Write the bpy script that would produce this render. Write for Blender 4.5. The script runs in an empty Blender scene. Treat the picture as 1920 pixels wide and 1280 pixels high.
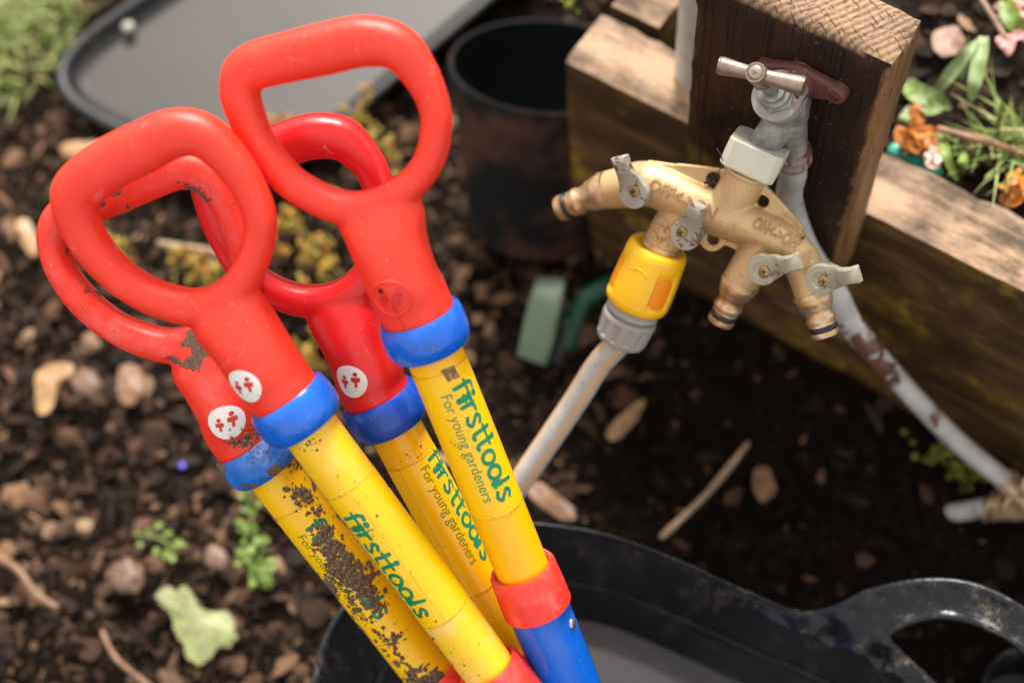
import bpy, bmesh, math, random
import numpy as np
from mathutils import Vector, Matrix, noise as mn
from mathutils.bvhtree import BVHTree
sc = bpy.context.scene
col = sc.collection
random.seed(4); rng = np.random.default_rng(4)
# ---------------------------------------------------------------- camera
FP = 2667.0; H = 1.235
U = np.array([-0.06745338, 0.43170163, 0.89949082])
R = np.array([0.82932904, -0.47694453, 0.29109666])
N = np.array([0.55467413, 0.76560931, -0.32585118])
CAM = Matrix(((R[0], R[1], R[2], 0), (N[0], N[1], N[2], 0), (U[0], U[1], U[2], H), (0, 0, 0, 1)))
cd = bpy.data.cameras.new('camera'); cam = bpy.data.objects.new('camera', cd); col.objects.link(cam)
cam.matrix_world = CAM
cd.sensor_width = 36; cd.lens = 50; cd.clip_start = .02; cd.clip_end = 200
cd.dof.use_dof = True; cd.dof.focus_distance = 0.835; cd.dof.aperture_fstop = 3.0; cd.dof.aperture_blades = 9
sc.camera = cam
# ---------------------------------------------------------------- sky, sun, exposure
SUN = Vector((-0.34, 0.58, 0.72)).normalized()
w = bpy.data.worlds.new('World'); sc.world = w; w.use_nodes = True
nt = w.node_tree; nt.nodes.clear()
sky = nt.nodes.new('ShaderNodeTexSky'); sky.sky_type = 'NISHITA'; sky.sun_disc = False
sky.sun_elevation = math.asin(SUN.z); sky.sun_rotation = math.atan2(SUN.x, SUN.y)
sky.air_density = 1.0; sky.dust_density = 3.0
tcw = nt.nodes.new('ShaderNodeTexCoord')
cl = nt.nodes.new('ShaderNodeTexNoise'); cl.inputs['Scale'].default_value = 2.2; cl.inputs['Detail'].default_value = 4
nt.links.new(tcw.outputs['Generated'], cl.inputs['Vector'])
cr = nt.nodes.new('ShaderNodeValToRGB')
cr.color_ramp.elements[0].position = .35; cr.color_ramp.elements[0].color = (9.5, 9.3, 9.1, 1)
cr.color_ramp.elements[1].position = .62; cr.color_ramp.elements[1].color = (17.5, 16.8, 15.9, 1)
nt.links.new(cl.outputs['Fac'], cr.inputs['Fac'])
mx = nt.nodes.new('ShaderNodeMix'); mx.data_type = 'RGBA'; mx.inputs[0].default_value = .8
nt.links.new(sky.outputs[0], mx.inputs[6]); nt.links.new(cr.outputs[0], mx.inputs[7])
bg = nt.nodes.new('ShaderNodeBackground'); bg.inputs[1].default_value = 0.058
nt.links.new(mx.outputs[2], bg.inputs[0])
ow = nt.nodes.new('ShaderNodeOutputWorld'); nt.links.new(bg.outputs[0], ow.inputs[0])
sl = bpy.data.lights.new('sun', 'SUN'); sl.energy = 4.4; sl.angle = math.radians(16); sl.color = (1, .95, .88)
so = bpy.data.objects.new('sun', sl); col.objects.link(so); so.rotation_euler = SUN.to_track_quat('Z', 'Y').to_euler()
sc.view_settings.view_transform = 'Standard'; sc.view_settings.look = 'None'
sc.view_settings.exposure = 0.85; sc.view_settings.gamma = 1
# ---------------------------------------------------------------- point helpers
C0 = np.array([0, 0, H])
def cw(v): v = np.asarray(v, float); return np.array([R @ v, N @ v, U @ v])
def P(px, py, d): return C0 + cw(((px - 960) / FP * d, -(py - 640) / FP * d, -d))
def ray(px, py): return cw(((px - 960) / FP, -(py - 640) / FP, -1))
def PZ(px, py, z): r = ray(px, py); return C0 + r * ((z - H) / r[2])
def PY(px, py, y): r = ray(px, py); return C0 + r * (y / r[1])
def PPL(px, py, o, n): r = ray(px, py); return C0 + r * (np.dot(o - C0, n) / np.dot(r, n))
def nrm(v): v = np.asarray(v, float); return v / np.linalg.norm(v)
# ---------------------------------------------------------------- materials
class NT:
    def __init__(s, name):
        s.m = bpy.data.materials.new(name); s.m.use_nodes = True; s.t = s.m.node_tree; s.t.nodes.clear()
        s.out = s.t.nodes.new('ShaderNodeOutputMaterial'); s.b = s.t.nodes.new('ShaderNodeBsdfPrincipled')
        s.t.links.new(s.b.outputs[0], s.out.inputs[0]); s.tc = s.t.nodes.new('ShaderNodeTexCoord'); s.obj = s.tc.outputs['Object']
    def put(s, sock, v):
        if isinstance(v, bpy.types.NodeSocket): s.t.links.new(v, sock)
        elif isinstance(v, (tuple, list)) and len(v) == 3 and sock.type == 'RGBA': sock.default_value = (*v, 1)
        else: sock.default_value = v
    def set(s, **k):
        for a, v in k.items():
            nm = {'color': 'Base Color', 'rough': 'Roughness', 'metal': 'Metallic', 'spec': 'Specular IOR Level', 'normal': 'Normal', 'coat': 'Coat Weight', 'sss': 'Subsurface Weight', 'trans': 'Transmission Weight', 'ior': 'IOR', 'coatr': 'Coat Roughness', 'alpha': 'Alpha'}[a]
            s.put(s.b.inputs[nm], v)
    def noise(s, scale, detail=3, rough=.5, dist=0, vec=None):
        n = s.t.nodes.new('ShaderNodeTexNoise'); s.t.links.new(vec or s.obj, n.inputs['Vector'])
        n.inputs['Scale'].default_value = scale; n.inputs['Detail'].default_value = detail; n.inputs['Roughness'].default_value = rough; n.inputs['Distortion'].default_value = dist
        return n.outputs['Fac']
    def voro(s, scale, feat='F1', vec=None, out='Distance'):
        n = s.t.nodes.new('ShaderNodeTexVoronoi'); n.feature = feat; s.t.links.new(vec or s.obj, n.inputs['Vector']); n.inputs['Scale'].default_value = scale
        return n.outputs[out]
    def map(s, scale=(1, 1, 1), loc=(0, 0, 0), rot=(0, 0, 0), vec=None):
        n = s.t.nodes.new('ShaderNodeMapping'); s.t.links.new(vec or s.obj, n.inputs['Vector'])
        n.inputs['Scale'].default_value = scale; n.inputs['Location'].default_value = loc; n.inputs['Rotation'].default_value = rot
        return n.outputs[0]
    def ramp(s, f, stops):
        n = s.t.nodes.new('ShaderNodeValToRGB'); s.t.links.new(f, n.inputs[0]); e = n.color_ramp.elements
        while len(e) < len(stops): e.new(.5)
        for q, (p, c) in zip(e, stops):
            q.position = p; q.color = (*c, 1) if isinstance(c, tuple) else (c, c, c, 1)
        return n.outputs[0]
    def mask(s, f, lo, hi):
        n = s.t.nodes.new('ShaderNodeMapRange'); s.put(n.inputs[0], f); n.inputs[1].default_value = lo; n.inputs[2].default_value = hi; n.interpolation_type = 'SMOOTHSTEP'
        return n.outputs[0]
    def math(s, op, a, b=0.0):
        n = s.t.nodes.new('ShaderNodeMath'); n.operation = op; s.put(n.inputs[0], a); s.put(n.inputs[1], b); return n.outputs[0]
    def mix(s, f, a, b):
        n = s.t.nodes.new('ShaderNodeMix'); n.data_type = 'RGBA'; s.put(n.inputs[0], f); s.put(n.inputs[6], a); s.put(n.inputs[7], b); return n.outputs[2]
    def bump(s, h, dist=.001, strength=1.0):
        n = s.t.nodes.new('ShaderNodeBump'); s.put(n.inputs['Height'], h); n.inputs['Distance'].default_value = dist; n.inputs['Strength'].default_value = strength; return n.outputs[0]
    def sep(s, vec=None):
        n = s.t.nodes.new('ShaderNodeSeparateXYZ'); s.t.links.new(vec or s.obj, n.inputs[0]); return n.outputs
    def geo(s, o):
        n = s.t.nodes.new('ShaderNodeNewGeometry'); return n.outputs[o]

def simple(name, c, rough=.5, metal=0, var=.15, sc_=60, bd=.0002, spec=.5):
    m = NT(name); f = m.noise(sc_, 5, .6)
    d = tuple(x * (1 - var) for x in c); e = tuple(min(1, x * (1 + var)) for x in c)
    m.set(color=m.ramp(f, [(.3, d), (.7, e)]), rough=rough, metal=metal, spec=spec, normal=m.bump(m.noise(sc_ * 8, 4, .6), bd)); return m.m
MUD = (.14, .088, .06)
def plastic(name, c, rough=.36, mud=0.0, fade=0.0, specks=.05, z0=None, z1=None, sss=0.0, seed=0, spec=.5):
    """moulded plastic with scuffs, small specks of soil and, for mud > 0, caked soil between local heights z0 and z1"""
    m = NT(name); v = m.map(loc=(seed, seed * 1.7, 0))
    cc = m.mix(m.math('MULTIPLY', m.mask(m.noise(55, 5, .6, vec=v), .45, .75), fade), c, tuple(min(1, x * .45 + .42) for x in c))
    sp = m.mask(m.noise(420, 2, .5, vec=v), .735 - specks * .3, .78)
    sp = m.math('MULTIPLY', sp, m.mask(m.noise(28, 3, .6, vec=v), .45, .62))
    film = m.math('MULTIPLY', m.mask(m.noise(90, 6, .7, vec=v), .55, .85), .03 + .4 * mud + .3 * specks)
    h = m.math('MULTIPLY', m.noise(150, 2, .5, vec=v), .25)
    if mud > 0:
        zz = m.sep()[2]
        reg = m.math('MULTIPLY', m.mask(zz, z0 - .012, z0 + .012), m.math('SUBTRACT', 1.0, m.mask(zz, z1 - .012, z1 + .012))) if z0 is not None else 1.0
        a = m.math('ADD', m.noise(36, 5, .62, .4, vec=v), m.math('MULTIPLY', m.math('SUBTRACT', reg, 1.0), .30))
        cake = m.mask(a, .655 - .16 * mud, .67 - .16 * mud)
        sp = m.math('MAXIMUM', sp, cake)
        h = m.math('ADD', h, m.math('MULTIPLY', cake, m.math('ADD', 1.2, m.noise(500, 4, .7, vec=v))))
    cc = m.mix(film, cc, tuple(.5 * x + .5 * y for x, y in zip(c, MUD)))
    mudc = m.ramp(m.noise(700, 3, .7), [(.3, tuple(x * .45 for x in MUD)), (.7, tuple(x * 1.7 for x in MUD))])
    lt = m.math('MULTIPLY', m.mask(m.noise(600, 1, .5, vec=m.map(loc=(seed + 5, 0, 2))), .76, .79), .55)
    scr = m.math('SUBTRACT', 1.0, m.mask(m.math('ABSOLUTE', m.math('SUBTRACT', m.noise(55, 2, .5, 1.5, vec=m.map(loc=(seed, 9, 1), scale=(1, 1, .45))), .5)), .0015, .006))
    scr = m.math('MULTIPLY', m.math('MULTIPLY', scr, m.mask(m.noise(38, 2, .5, vec=v), .55, .66)), .30)
    cc = m.mix(m.math('MAXIMUM', lt, scr), cc, tuple(min(1, x * .4 + .42) for x in c))
    cc = m.mix(sp, cc, mudc)
    m.set(color=cc, rough=m.math('ADD', m.math('MULTIPLY', sp, .5), m.math('ADD', rough - .06, m.math('MULTIPLY', m.noise(70, 4, .6, vec=v), .14))), normal=m.bump(h, .0009 if mud else .0003), spec=spec)
    if sss: m.set(sss=sss); m.b.inputs['Subsurface Scale'].default_value = .004; m.b.inputs['Subsurface Radius'].default_value = (1, .25, .1)
    return m.m
RED = (.86, .034, .013); YEL = (.93, .47, .001); BLU = (.003, .115, .60)
def brass_mat():
    m = NT('cast_brass'); g = m.noise(900, 3, .6)
    tar = m.mask(m.noise(48, 5, .65), .5, .72)
    c = m.mix(m.math('MULTIPLY', tar, .55), (.54, .375, .185), (.27, .16, .07))
    c = m.mix(m.mask(m.noise(120, 5, .7), .62, .74), c, (.75, .60, .42))
    g_ = m.t.nodes.new('ShaderNodeVectorMath'); g_.operation = 'DISTANCE'; m.t.links.new(m.obj, g_.inputs[0]); st_ = Mp(1243, 440, .013) - MO; g_.inputs[1].default_value = tuple(st_)
    near = m.math('SUBTRACT', 1.0, m.mask(g_.outputs['Value'], .004, .014)); n_ = m.noise(190, 4, .6, 1.2)
    crl = m.math('SUBTRACT', 1.0, m.mask(m.math('ABSOLUTE', m.math('SUBTRACT', n_, .5)), .012, .05))
    c = m.mix(m.math('MULTIPLY', m.math('MULTIPLY', near, crl), .85), c, (.16, .045, .028))
    c = m.mix(m.math('MULTIPLY', m.mask(m.noise(30, 3, .6), .55, .7), .35), c, (.34, .20, .10))
    m.set(color=c, metal=.5, rough=m.math('ADD', .50, m.math('MULTIPLY', tar, .22)), normal=m.bump(g, .0003)); return m.m
def nozzle_mat():
    m = NT('tarnished_brass'); v = m.noise(70, 5, .65)
    m.set(color=m.ramp(v, [(.3, (.32, .18, .085)), (.5, (.54, .36, .19)), (.68, (.66, .52, .37))]), metal=.75, rough=.36, normal=m.bump(m.noise(300, 3, .6), .0004)); return m.m
def zinc_mat():
    m = NT('weathered_zinc'); v = m.noise(85, 6, .65)
    m.set(color=m.ramp(v, [(.3, (.12, .117, .108)), (.5, (.24, .235, .22)), (.7, (.44, .42, .38))]), metal=.25, rough=.5, normal=m.bump(m.noise(260, 5, .7), .0007)); return m.m
def paint_zinc(name, a, b, th=.5, sc_=110):
    m = NT(name); k = m.mask(m.noise(sc_, 4, .6, .5), th - .01, th + .02)
    m.set(color=m.mix(k, m.ramp(m.noise(60, 4), [(.3, tuple(x * .8 for x in a)), (.7, a)]), b), rough=.5, normal=m.bump(m.math('ADD', k, m.math('MULTIPLY', m.noise(400, 3), .4)), .0003)); return m.m
def wood_mat(name, dark, mid, top_col, moss=.3, axis=0, endgrain=False, top_tone=True, rings=(0, 0), z_top=0):
    m = NT(name); st = [42, 42, 42]; st[axis] = 2.6
    v = m.map(scale=tuple(st)); g = m.noise(1.0, 6, .65, .6, vec=v)
    st2 = [300, 300, 300]; st2[axis] = 12; fine = m.noise(1.0, 4, .7, vec=m.map(scale=tuple(st2)))
    gg = m.math('ADD', m.math('MULTIPLY', g, .6), m.math('MULTIPLY', fine, .4))
    b2 = m.noise(1.0, 5, .65, .3, vec=m.map(scale=tuple(9 if i == axis else 26 for i in range(3)), loc=(2, 5, 1)))
    side = m.ramp(m.math('ADD', m.math('MULTIPLY', gg, .35), m.math('MULTIPLY', b2, .65)), [(.34, tuple(x * .45 for x in dark)), (.5, dark), (.68, mid)])
    ms = m.math('MULTIPLY', m.mask(m.noise(11, 5, .7), .50, .72), moss)
    side = m.mix(ms, side, m.ramp(m.noise(60, 4), [(.35, (.10, .068, .008)), (.65, (.40, .26, .016))]))
    side = m.mix(m.math('MULTIPLY', m.mask(m.noise(300, 3, .6), .66, .72), .6), side, (.30, .20, .10))
    nz = m.sep(m.geo('Normal'))[2]
    blot = m.noise(1.0, 6, .72, vec=m.map(scale=tuple(20 if i == axis else 38 for i in range(3)), loc=(7, 3, 1)))
    top = m.ramp(m.math('ADD', m.math('MULTIPLY', gg, .42), m.math('MULTIPLY', blot, .58)), [(.43, tuple(x * .18 for x in top_col)), (.50, tuple(x * .55 for x in top_col)), (.575, top_col)])
    hgt = gg
    if endgrain:
        s = m.sep(); dx = m.math('SUBTRACT', s[0], rings[0]); dy = m.math('SUBTRACT', s[1], rings[1])
        d = m.math('SQRT', m.math('ADD', m.math('MULTIPLY', dx, dx), m.math('MULTIPLY', dy, dy)))
        d = m.math('ADD', d, m.math('MULTIPLY', m.noise(25, 3), .004))
        rg = m.math('MULTIPLY', m.math('ADD', m.math('SINE', m.math('MULTIPLY', d, 1500)), 1.0), .5)
        ang = m.math('ARCTAN2', dy, dx)
        cmb = m.t.nodes.new('ShaderNodeCombineXYZ'); m.put(cmb.inputs[0], m.math('MULTIPLY', d, 90)); m.put(cmb.inputs[1], m.math('MULTIPLY', ang, 120))
        cm2 = m.t.nodes.new('ShaderNodeCombineXYZ'); m.put(cm2.inputs[0], m.math('MULTIPLY', d, 620)); m.put(cm2.inputs[1], m.math('MULTIPLY', ang, 22))
        ck = m.mask(m.noise(1.0, 2, .5, vec=cmb.outputs[0]), .615, .66)
        ck = m.math('MAXIMUM', ck, m.math('MULTIPLY', m.mask(m.noise(1.0, 2, .5, vec=cm2.outputs[0]), .62, .68), .7))
        f2 = m.math('ADD', m.math('MULTIPLY', rg, .16), m.math('ADD', m.math('MULTIPLY', m.noise(260, 5, .75), .55), m.math('MULTIPLY', m.noise(22, 4), .37)))
        top = m.ramp(f2, [(.40, tuple(x * .35 for x in top_col)), (.52, tuple(x * .72 for x in top_col)), (.66, top_col)])
        top = m.mix(m.math('MULTIPLY', ck, .85), top, tuple(x * .22 for x in top_col))
        top = m.mix(m.math('MULTIPLY', m.mask(m.noise(16, 4), .52, .68), .4), top, (.16, .105, .02))
        hgt = m.math('SUBTRACT', m.math('MULTIPLY', f2, .8), ck)
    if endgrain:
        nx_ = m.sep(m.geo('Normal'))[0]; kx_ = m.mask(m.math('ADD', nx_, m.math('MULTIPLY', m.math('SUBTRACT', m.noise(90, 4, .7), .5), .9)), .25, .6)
        side = m.mix(kx_, side, m.ramp(gg, [(.4, (.07, .032, .012)), (.6, (.27, .14, .058))]))  # paler brown paints the lit look into the +x face
    k = m.mask(m.math('ADD', nz, m.math('MULTIPLY', m.math('SUBTRACT', m.noise(70, 4, .7), .5), .5)), .30, .62) if top_tone else 0.0  # upward faces blend to the paler top colour
    m.set(color=m.mix(k, side, top), rough=m.math('ADD', .52, m.math('MULTIPLY', k, .3)) if top_tone else .6, normal=m.bump(hgt, .0022), spec=.4)
    return m.m
# ---------------------------------------------------------------- object helpers
def tag(o, label=None, cat=None, group=None, kind=None):
    if label: o['label'] = label
    if cat: o['category'] = cat
    if group: o['group'] = group
    if kind: o['kind'] = kind
    return o
def empty(name, loc=(0, 0, 0), mat=None):
    o = bpy.data.objects.new(name, None); col.objects.link(o); o.empty_display_size = .02
    if mat is not None: o.matrix_world = mat
    else: o.location = loc
    return o
def mk(name, vs, fs, mats, parent=None, smooth=True, mw=None, mi=None):
    """mesh from arrays; if parent is given vs are in WORLD space unless mw is 'local'"""
    me = bpy.data.meshes.new(name)
    vs = np.asarray(vs, float)
    if parent is not None and mw != 'local':
        wm_ = parent.matrix_basis.copy(); q_ = parent.parent
        while q_ is not None: wm_ = q_.matrix_basis @ wm_; q_ = q_.parent
        inv = np.array(wm_.inverted()); vs = vs @ inv[:3, :3].T + inv[:3, 3]
    me.from_pydata([tuple(v) for v in vs], [], [tuple(int(i) for i in f) for f in fs])
    for m in (mats if isinstance(mats, list) else [mats]): me.materials.append(m)
    if smooth: me.polygons.foreach_set('use_smooth', [True] * len(me.polygons))
    if mi is not None: me.polygons.foreach_set('material_index', mi)
    me.update(); o = bpy.data.objects.new(name, me); col.objects.link(o)
    if parent is not None: o.parent = parent
    return o
class MB:
    """collects shapes into one mesh"""
    def __init__(s): s.v = []; s.f = []; s.n = 0; s.mi = []
    def add(s, vs, fs, mi=0):
        vs = np.asarray(vs, float); s.v.append(vs); s.f += [tuple(int(i) + s.n for i in f) for f in fs]; s.n += len(vs); s.mi += [mi] * len(fs); return s
    def build(s, name, mats, parent=None, smooth=True, mw=None): return mk(name, np.vstack(s.v), s.f, mats, parent, smooth, mw, s.mi)
def frame(d, up=(0, 0, 1)):
    d = nrm(d); up = np.asarray(up, float)
    if abs(d @ nrm(up)) > .98: up = np.array([1., 0, 0])
    x = nrm(np.cross(up, d)); y = np.cross(d, x); return x, y, d
def cr_spline(pts, k=8, closed=False):
    pts = np.asarray(pts, float); n = len(pts); out = []
    rngs = range(n) if closed else range(n - 1)
    for i in rngs:
        if closed: p0, p1, p2, p3 = pts[(i - 1) % n], pts[i], pts[(i + 1) % n], pts[(i + 2) % n]
        else: p0, p1, p2, p3 = pts[max(i - 1, 0)], pts[i], pts[i + 1], pts[min(i + 2, n - 1)]
        for j in range(k):
            t = j / k; out.append(.5 * ((2 * p1) + (-p0 + p2) * t + (2 * p0 - 5 * p1 + 4 * p2 - p3) * t * t + (-p0 + 3 * p1 - 3 * p2 + p3) * t ** 3))
    if not closed: out.append(pts[-1])
    return np.array(out)
def sweep(path, ra, rb=None, n=20, closed=False, nrm_dir=None, cap=True, sup=2.0):
    """tube along path; ra = radius in the plane, rb = radius along nrm_dir"""
    path = np.asarray(path, float); m = len(path)
    ra = np.ones(m) * ra; rb = ra if rb is None else np.ones(m) * rb
    V = []; a = np.linspace(0, 2 * np.pi, n, endpoint=False)
    ca, sa = np.cos(a), np.sin(a)
    if sup != 2: ca = np.sign(ca) * abs(ca) ** (2 / sup); sa = np.sign(sa) * abs(sa) ** (2 / sup)
    up = None
    for i in range(m):
        t = nrm(path[(i + 1) % m] - path[i - 1]) if closed else nrm(path[min(i + 1, m - 1)] - path[max(i - 1, 0)])
        if nrm_dir is not None: b = nrm(nrm_dir - (nrm_dir @ t) * t)
        else:
            if up is None: up = frame(t)[1]
            b = nrm(up - (up @ t) * t); up = b
        s = np.cross(t, b)
        V.append(path[i] + np.outer(ca * ra[i], s) + np.outer(sa * rb[i], b))
    V = np.vstack(V); F = []
    for i in range(m if closed else m - 1):
        j = (i + 1) % m
        for k in range(n):
            F.append((i * n + k, i * n + (k + 1) % n, j * n + (k + 1) % n, j * n + k))
    if cap and not closed: F.append(tuple(range(n))[::-1]); F.append(tuple((m - 1) * n + k for k in range(n)))
    return V, F
def lathe(p0, d, prof, n=48, up=(0, 0, 1), ribs=None, cap=True):
    """prof: list of (s along d, radius)"""
    x, y, d = frame(d, up); a = np.linspace(0, 2 * np.pi, n, endpoint=False); V = []; F = []
    for q, (s, r) in enumerate(prof):
        rr = np.full(n, max(r, 1e-5))
        if ribs is not None: rr = ribs(a, s, rr)
        V.append(np.asarray(p0) + d * s + np.outer(np.cos(a) * rr, x) + np.outer(np.sin(a) * rr, y))
    m = len(prof)
    for i in range(m - 1):
        for k in range(n): F.append((i * n + k, i * n + (k + 1) % n, (i + 1) * n + (k + 1) % n, (i + 1) * n + k))
    if cap and prof[0][1] > 1e-4: F.append(tuple(range(n))[::-1])
    if cap and prof[-1][1] > 1e-4: F.append(tuple((m - 1) * n + k for k in range(n)))
    return np.vstack(V), F
def shade_auto(o, ang=35):
    me = o.data; bm = bmesh.new(); bm.from_mesh(me); bmesh.ops.recalc_face_normals(bm, faces=bm.faces)
    for e in bm.edges: e.smooth = not (len(e.link_faces) == 2 and e.calc_face_angle(0) > math.radians(ang))
    bm.to_mesh(me); bm.free(); return o
def remeshed(vs, fs, voxel, smooth=6, fac=.5):
    """union of overlapping shapes as one smooth skin (arrays in, arrays out)"""
    me = bpy.data.meshes.new('tmp'); me.from_pydata([tuple(v) for v in vs], [], fs)
    bm = bmesh.new(); bm.from_mesh(me); bmesh.ops.recalc_face_normals(bm, faces=bm.faces); bm.to_mesh(me); bm.free()
    o = bpy.data.objects.new('tmp', me); col.objects.link(o)
    r = o.modifiers.new('r', 'REMESH'); r.mode = 'VOXEL'; r.voxel_size = voxel; r.use_smooth_shade = True
    s = o.modifiers.new('s', 'SMOOTH'); s.iterations = smooth; s.factor = fac
    dg = bpy.context.evaluated_depsgraph_get(); ev = o.evaluated_get(dg); m2 = ev.to_mesh()
    V = np.empty(len(m2.vertices) * 3); m2.vertices.foreach_get('co', V); V = V.reshape(-1, 3).copy()
    F = [tuple(p.vertices) for p in m2.polygons]
    ev.to_mesh_clear(); bpy.data.objects.remove(o); bpy.data.meshes.remove(me)
    return V, F
def wbox(name, lo, hi, mat, parent=None, r=.004, step=.012, disp=.0015, seed=0, wob=None):
    lo = np.array(lo, float); hi = np.array(hi, float); ns = [max(3, min(160, int(math.ceil((hi[i] - lo[i]) / step)))) for i in range(3)]
    idx = {}; V = []; F = []
    def vid(t):
        if t not in idx:
            idx[t] = len(V); V.append([lo[i] + (hi[i] - lo[i]) * t[i] / ns[i] for i in range(3)])
        return idx[t]
    for ax in range(3):
        b, c = (ax + 1) % 3, (ax + 2) % 3
        for e in (0, ns[ax]):
            for i in range(ns[b]):
                for j in range(ns[c]):
                    q = []
                    for di, dj in ((0, 0), (1, 0), (1, 1), (0, 1)):
                        t = [0, 0, 0]; t[ax] = e; t[b] = i + di; t[c] = j + dj; q.append(vid(tuple(t)))
                    F.append(q if e else q[::-1])
    V = np.array(V)
    # pull grid lines toward the edges so the rounding has vertices
    q = np.clip(V, lo + r, hi - r); d = V - q; L = np.linalg.norm(d, axis=1)[:, None]; V = q + d / np.maximum(L, 1e-9) * np.where(L > 0, r, 0)
    dirn = d / np.maximum(L, 1e-9)
    for i in range(len(V)):
        p = Vector(V[i] * 22 + seed * 7.3); h = mn.fractal(p, 1, 2, 4) * disp
        edge = (abs(dirn[i]) > .25).sum() > 1
        if edge: h -= abs(mn.noise(Vector(V[i] * 90 + seed))) * disp * 2.2
        V[i] += dirn[i] * h
    if wob: V = wob(V)
    o = mk(name, V, F, mat, parent); return shade_auto(o, 50)
# ================================================================= SETTING
G0 = 0.05
def ground_h(x, y):
    b = max(0.0, min(1.0, (y - .36) / .17)) * max(0.0, min(1.0, (x + .42) / .12)) * .045
    far = 1.0 if abs(x + .4) < 2 and abs(y - .3) < 2 else .3
    return G0 + b + far * (mn.fractal(Vector((x * 6, y * 6, .3)), 1, 2, 4) * .012 + mn.fractal(Vector((x * 45, y * 45, 1.3)), 1, 2, 3) * .005)
def axis_grid(c, half, step, far):
    a = list(np.arange(c - half, c + half, step)); s = step; x = a[-1]; y = a[0]
    while x < far: s *= 1.25; x += s; a.append(x); y -= s; a.insert(0, y)
    return a
def soil_mat(name, lum=1.0):
    m = NT(name); f = m.noise(90, 8, .7); g = m.noise(12, 4, .6)
    c = m.ramp(f, [(.35, (.005 * lum, .0034 * lum, .0025 * lum)), (.55, (.020 * lum, .0125 * lum, .0085 * lum)), (.72, (.075 * lum, .045 * lum, .030 * lum))])
    c = m.mix(m.mask(g, .45, .7), c, (.016 * lum, .010 * lum, .008 * lum))
    m.set(color=c, rough=.9, normal=m.bump(f, .006), spec=.06); return m.m
def grid_mesh(xs, ys, hf):
    V = [(x, y, hf(x, y)) for y in ys for x in xs]; nx = len(xs)
    F = [(j * nx + i, j * nx + i + 1, (j + 1) * nx + i + 1, (j + 1) * nx + i) for j in range(len(ys) - 1) for i in range(nx - 1)]
    return V, F
V, F = grid_mesh(axis_grid(-.45, .85, .008, 30), axis_grid(.4, .8, .008, 30), ground_h)
tag(mk('ground', V, F, soil_mat('dark_soil', .5)), 'dark garden soil around the tub and tools', kind='structure')
BT = 0.352; BEAM_Y = .536; BEAM_B = PZ(1128, 20, BT)[1]
BEDZ = .322
def bed_h(x, y): return BEDZ + mn.fractal(Vector((x * 9, y * 9, 4.3)), 1, 2, 4) * .014 + mn.fractal(Vector((x * 50, y * 50, 2)), 1, 2, 3) * .006
V, F = grid_mesh(list(np.arange(-.262, .75, .01)) + [1.0, 1.5, 2.2], list(np.arange(BEAM_B - .002, 1.15, .01)) + [1.4, 1.8, 2.2], bed_h)
tag(mk('planting_bed', V, F, soil_mat('bed_soil', 1.1)), 'dark soil inside the raised timber bed', kind='structure')
# chips and bark, thousands of small pieces
def chips_mat():
    m = NT('bark_and_chip'); rp = m.geo('Random Per Island')
    c = m.ramp(rp, [(0, (.010, .007, .006)), (.45, (.026, .017, .013)), (.70, (.050, .029, .018)), (.86, (.10, .056, .036)), (.95, (.17, .10, .062)), (.985, (.26, .16, .10)), (1, (.38, .25, .15))])
    f = m.noise(220, 4, .7)
    m.set(color=m.mix(.45, c, m.mix(f, (.005, .003, .002), c)), rough=.7, normal=m.bump(f, .0015), spec=.12); return m.m
def chip_field(name, n, xr, yr, hf, mat, smin, smax, ok=lambda x, y: True, powr=3.2, seed=1, flat=.45):
    g = np.random.default_rng(seed); V = []; F = []; base = 0
    oct_ = [(1, 0, 0), (-1, 0, 0), (0, 1, 0), (0, -1, 0), (0, 0, 1), (0, 0, -1), (.7, .7, 0), (-.7, .7, 0), (-.7, -.7, 0), (.7, -.7, 0)]
    ring = [0, 6, 2, 7, 1, 8, 3, 9]
    for _ in range(n):
        x = g.uniform(*xr); y = g.uniform(*yr)
        if not ok(x, y): continue
        s = smin + (smax - smin) * g.random() ** powr
        el = g.uniform(.35, 1) if g.random() < .65 else g.uniform(.15, .35)
        sc3 = np.array([s, s * el, s * g.uniform(.10, flat)])
        pts = np.array(oct_) * g.uniform(.7, 1.25, (10, 1)) * sc3
        a = g.uniform(0, 6.28); t1, t2 = g.normal(0, .45), g.normal(0, .35)
        Mx = Matrix.Rotation(a, 3, 'Z') @ Matrix.Rotation(t1, 3, 'X') @ Matrix.Rotation(t2, 3, 'Y')
        pts = pts @ np.array(Mx).T + np.array([x, y, hf(x, y) + s * .25])
        V.append(pts); k = len(ring)
        for i in range(k):
            F.append((base + ring[i], base + ring[(i + 1) % k], base + 4)); F.append((base + ring[(i + 1) % k], base + ring[i], base + 5))
        base += 10
    o = mk(name, np.vstack(V), F, mat, smooth=False); return o
CH = chips_mat()
def crumb_mat():
    m = NT('sunlit_crumb'); c = m.ramp(m.geo('Random Per Island'), [(0, (.020, .012, .008)), (.5, (.048, .029, .020)), (.85, (.085, .052, .036)), (1, (.15, .095, .06))]); f = m.noise(300, 4, .7)
    m.set(color=c, rough=.9, spec=.08, normal=m.bump(f, .001)); return m.m
def litter_mat():
    m = NT('brown_litter'); rp = m.geo('Random Per Island')
    c = m.ramp(rp, [(0, (.016, .010, .007)), (.35, (.040, .023, .015)), (.65, (.085, .044, .026)), (.84, (.155, .083, .050)), (.95, (.24, .135, .078)), (1, (.38, .25, .15))])
    f = m.noise(160, 4, .7); m.set(color=m.mix(.4, c, m.mix(f, (.02, .012, .008), c)), rough=.8, spec=.12, normal=m.bump(f, .0015)); return m.m
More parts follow.
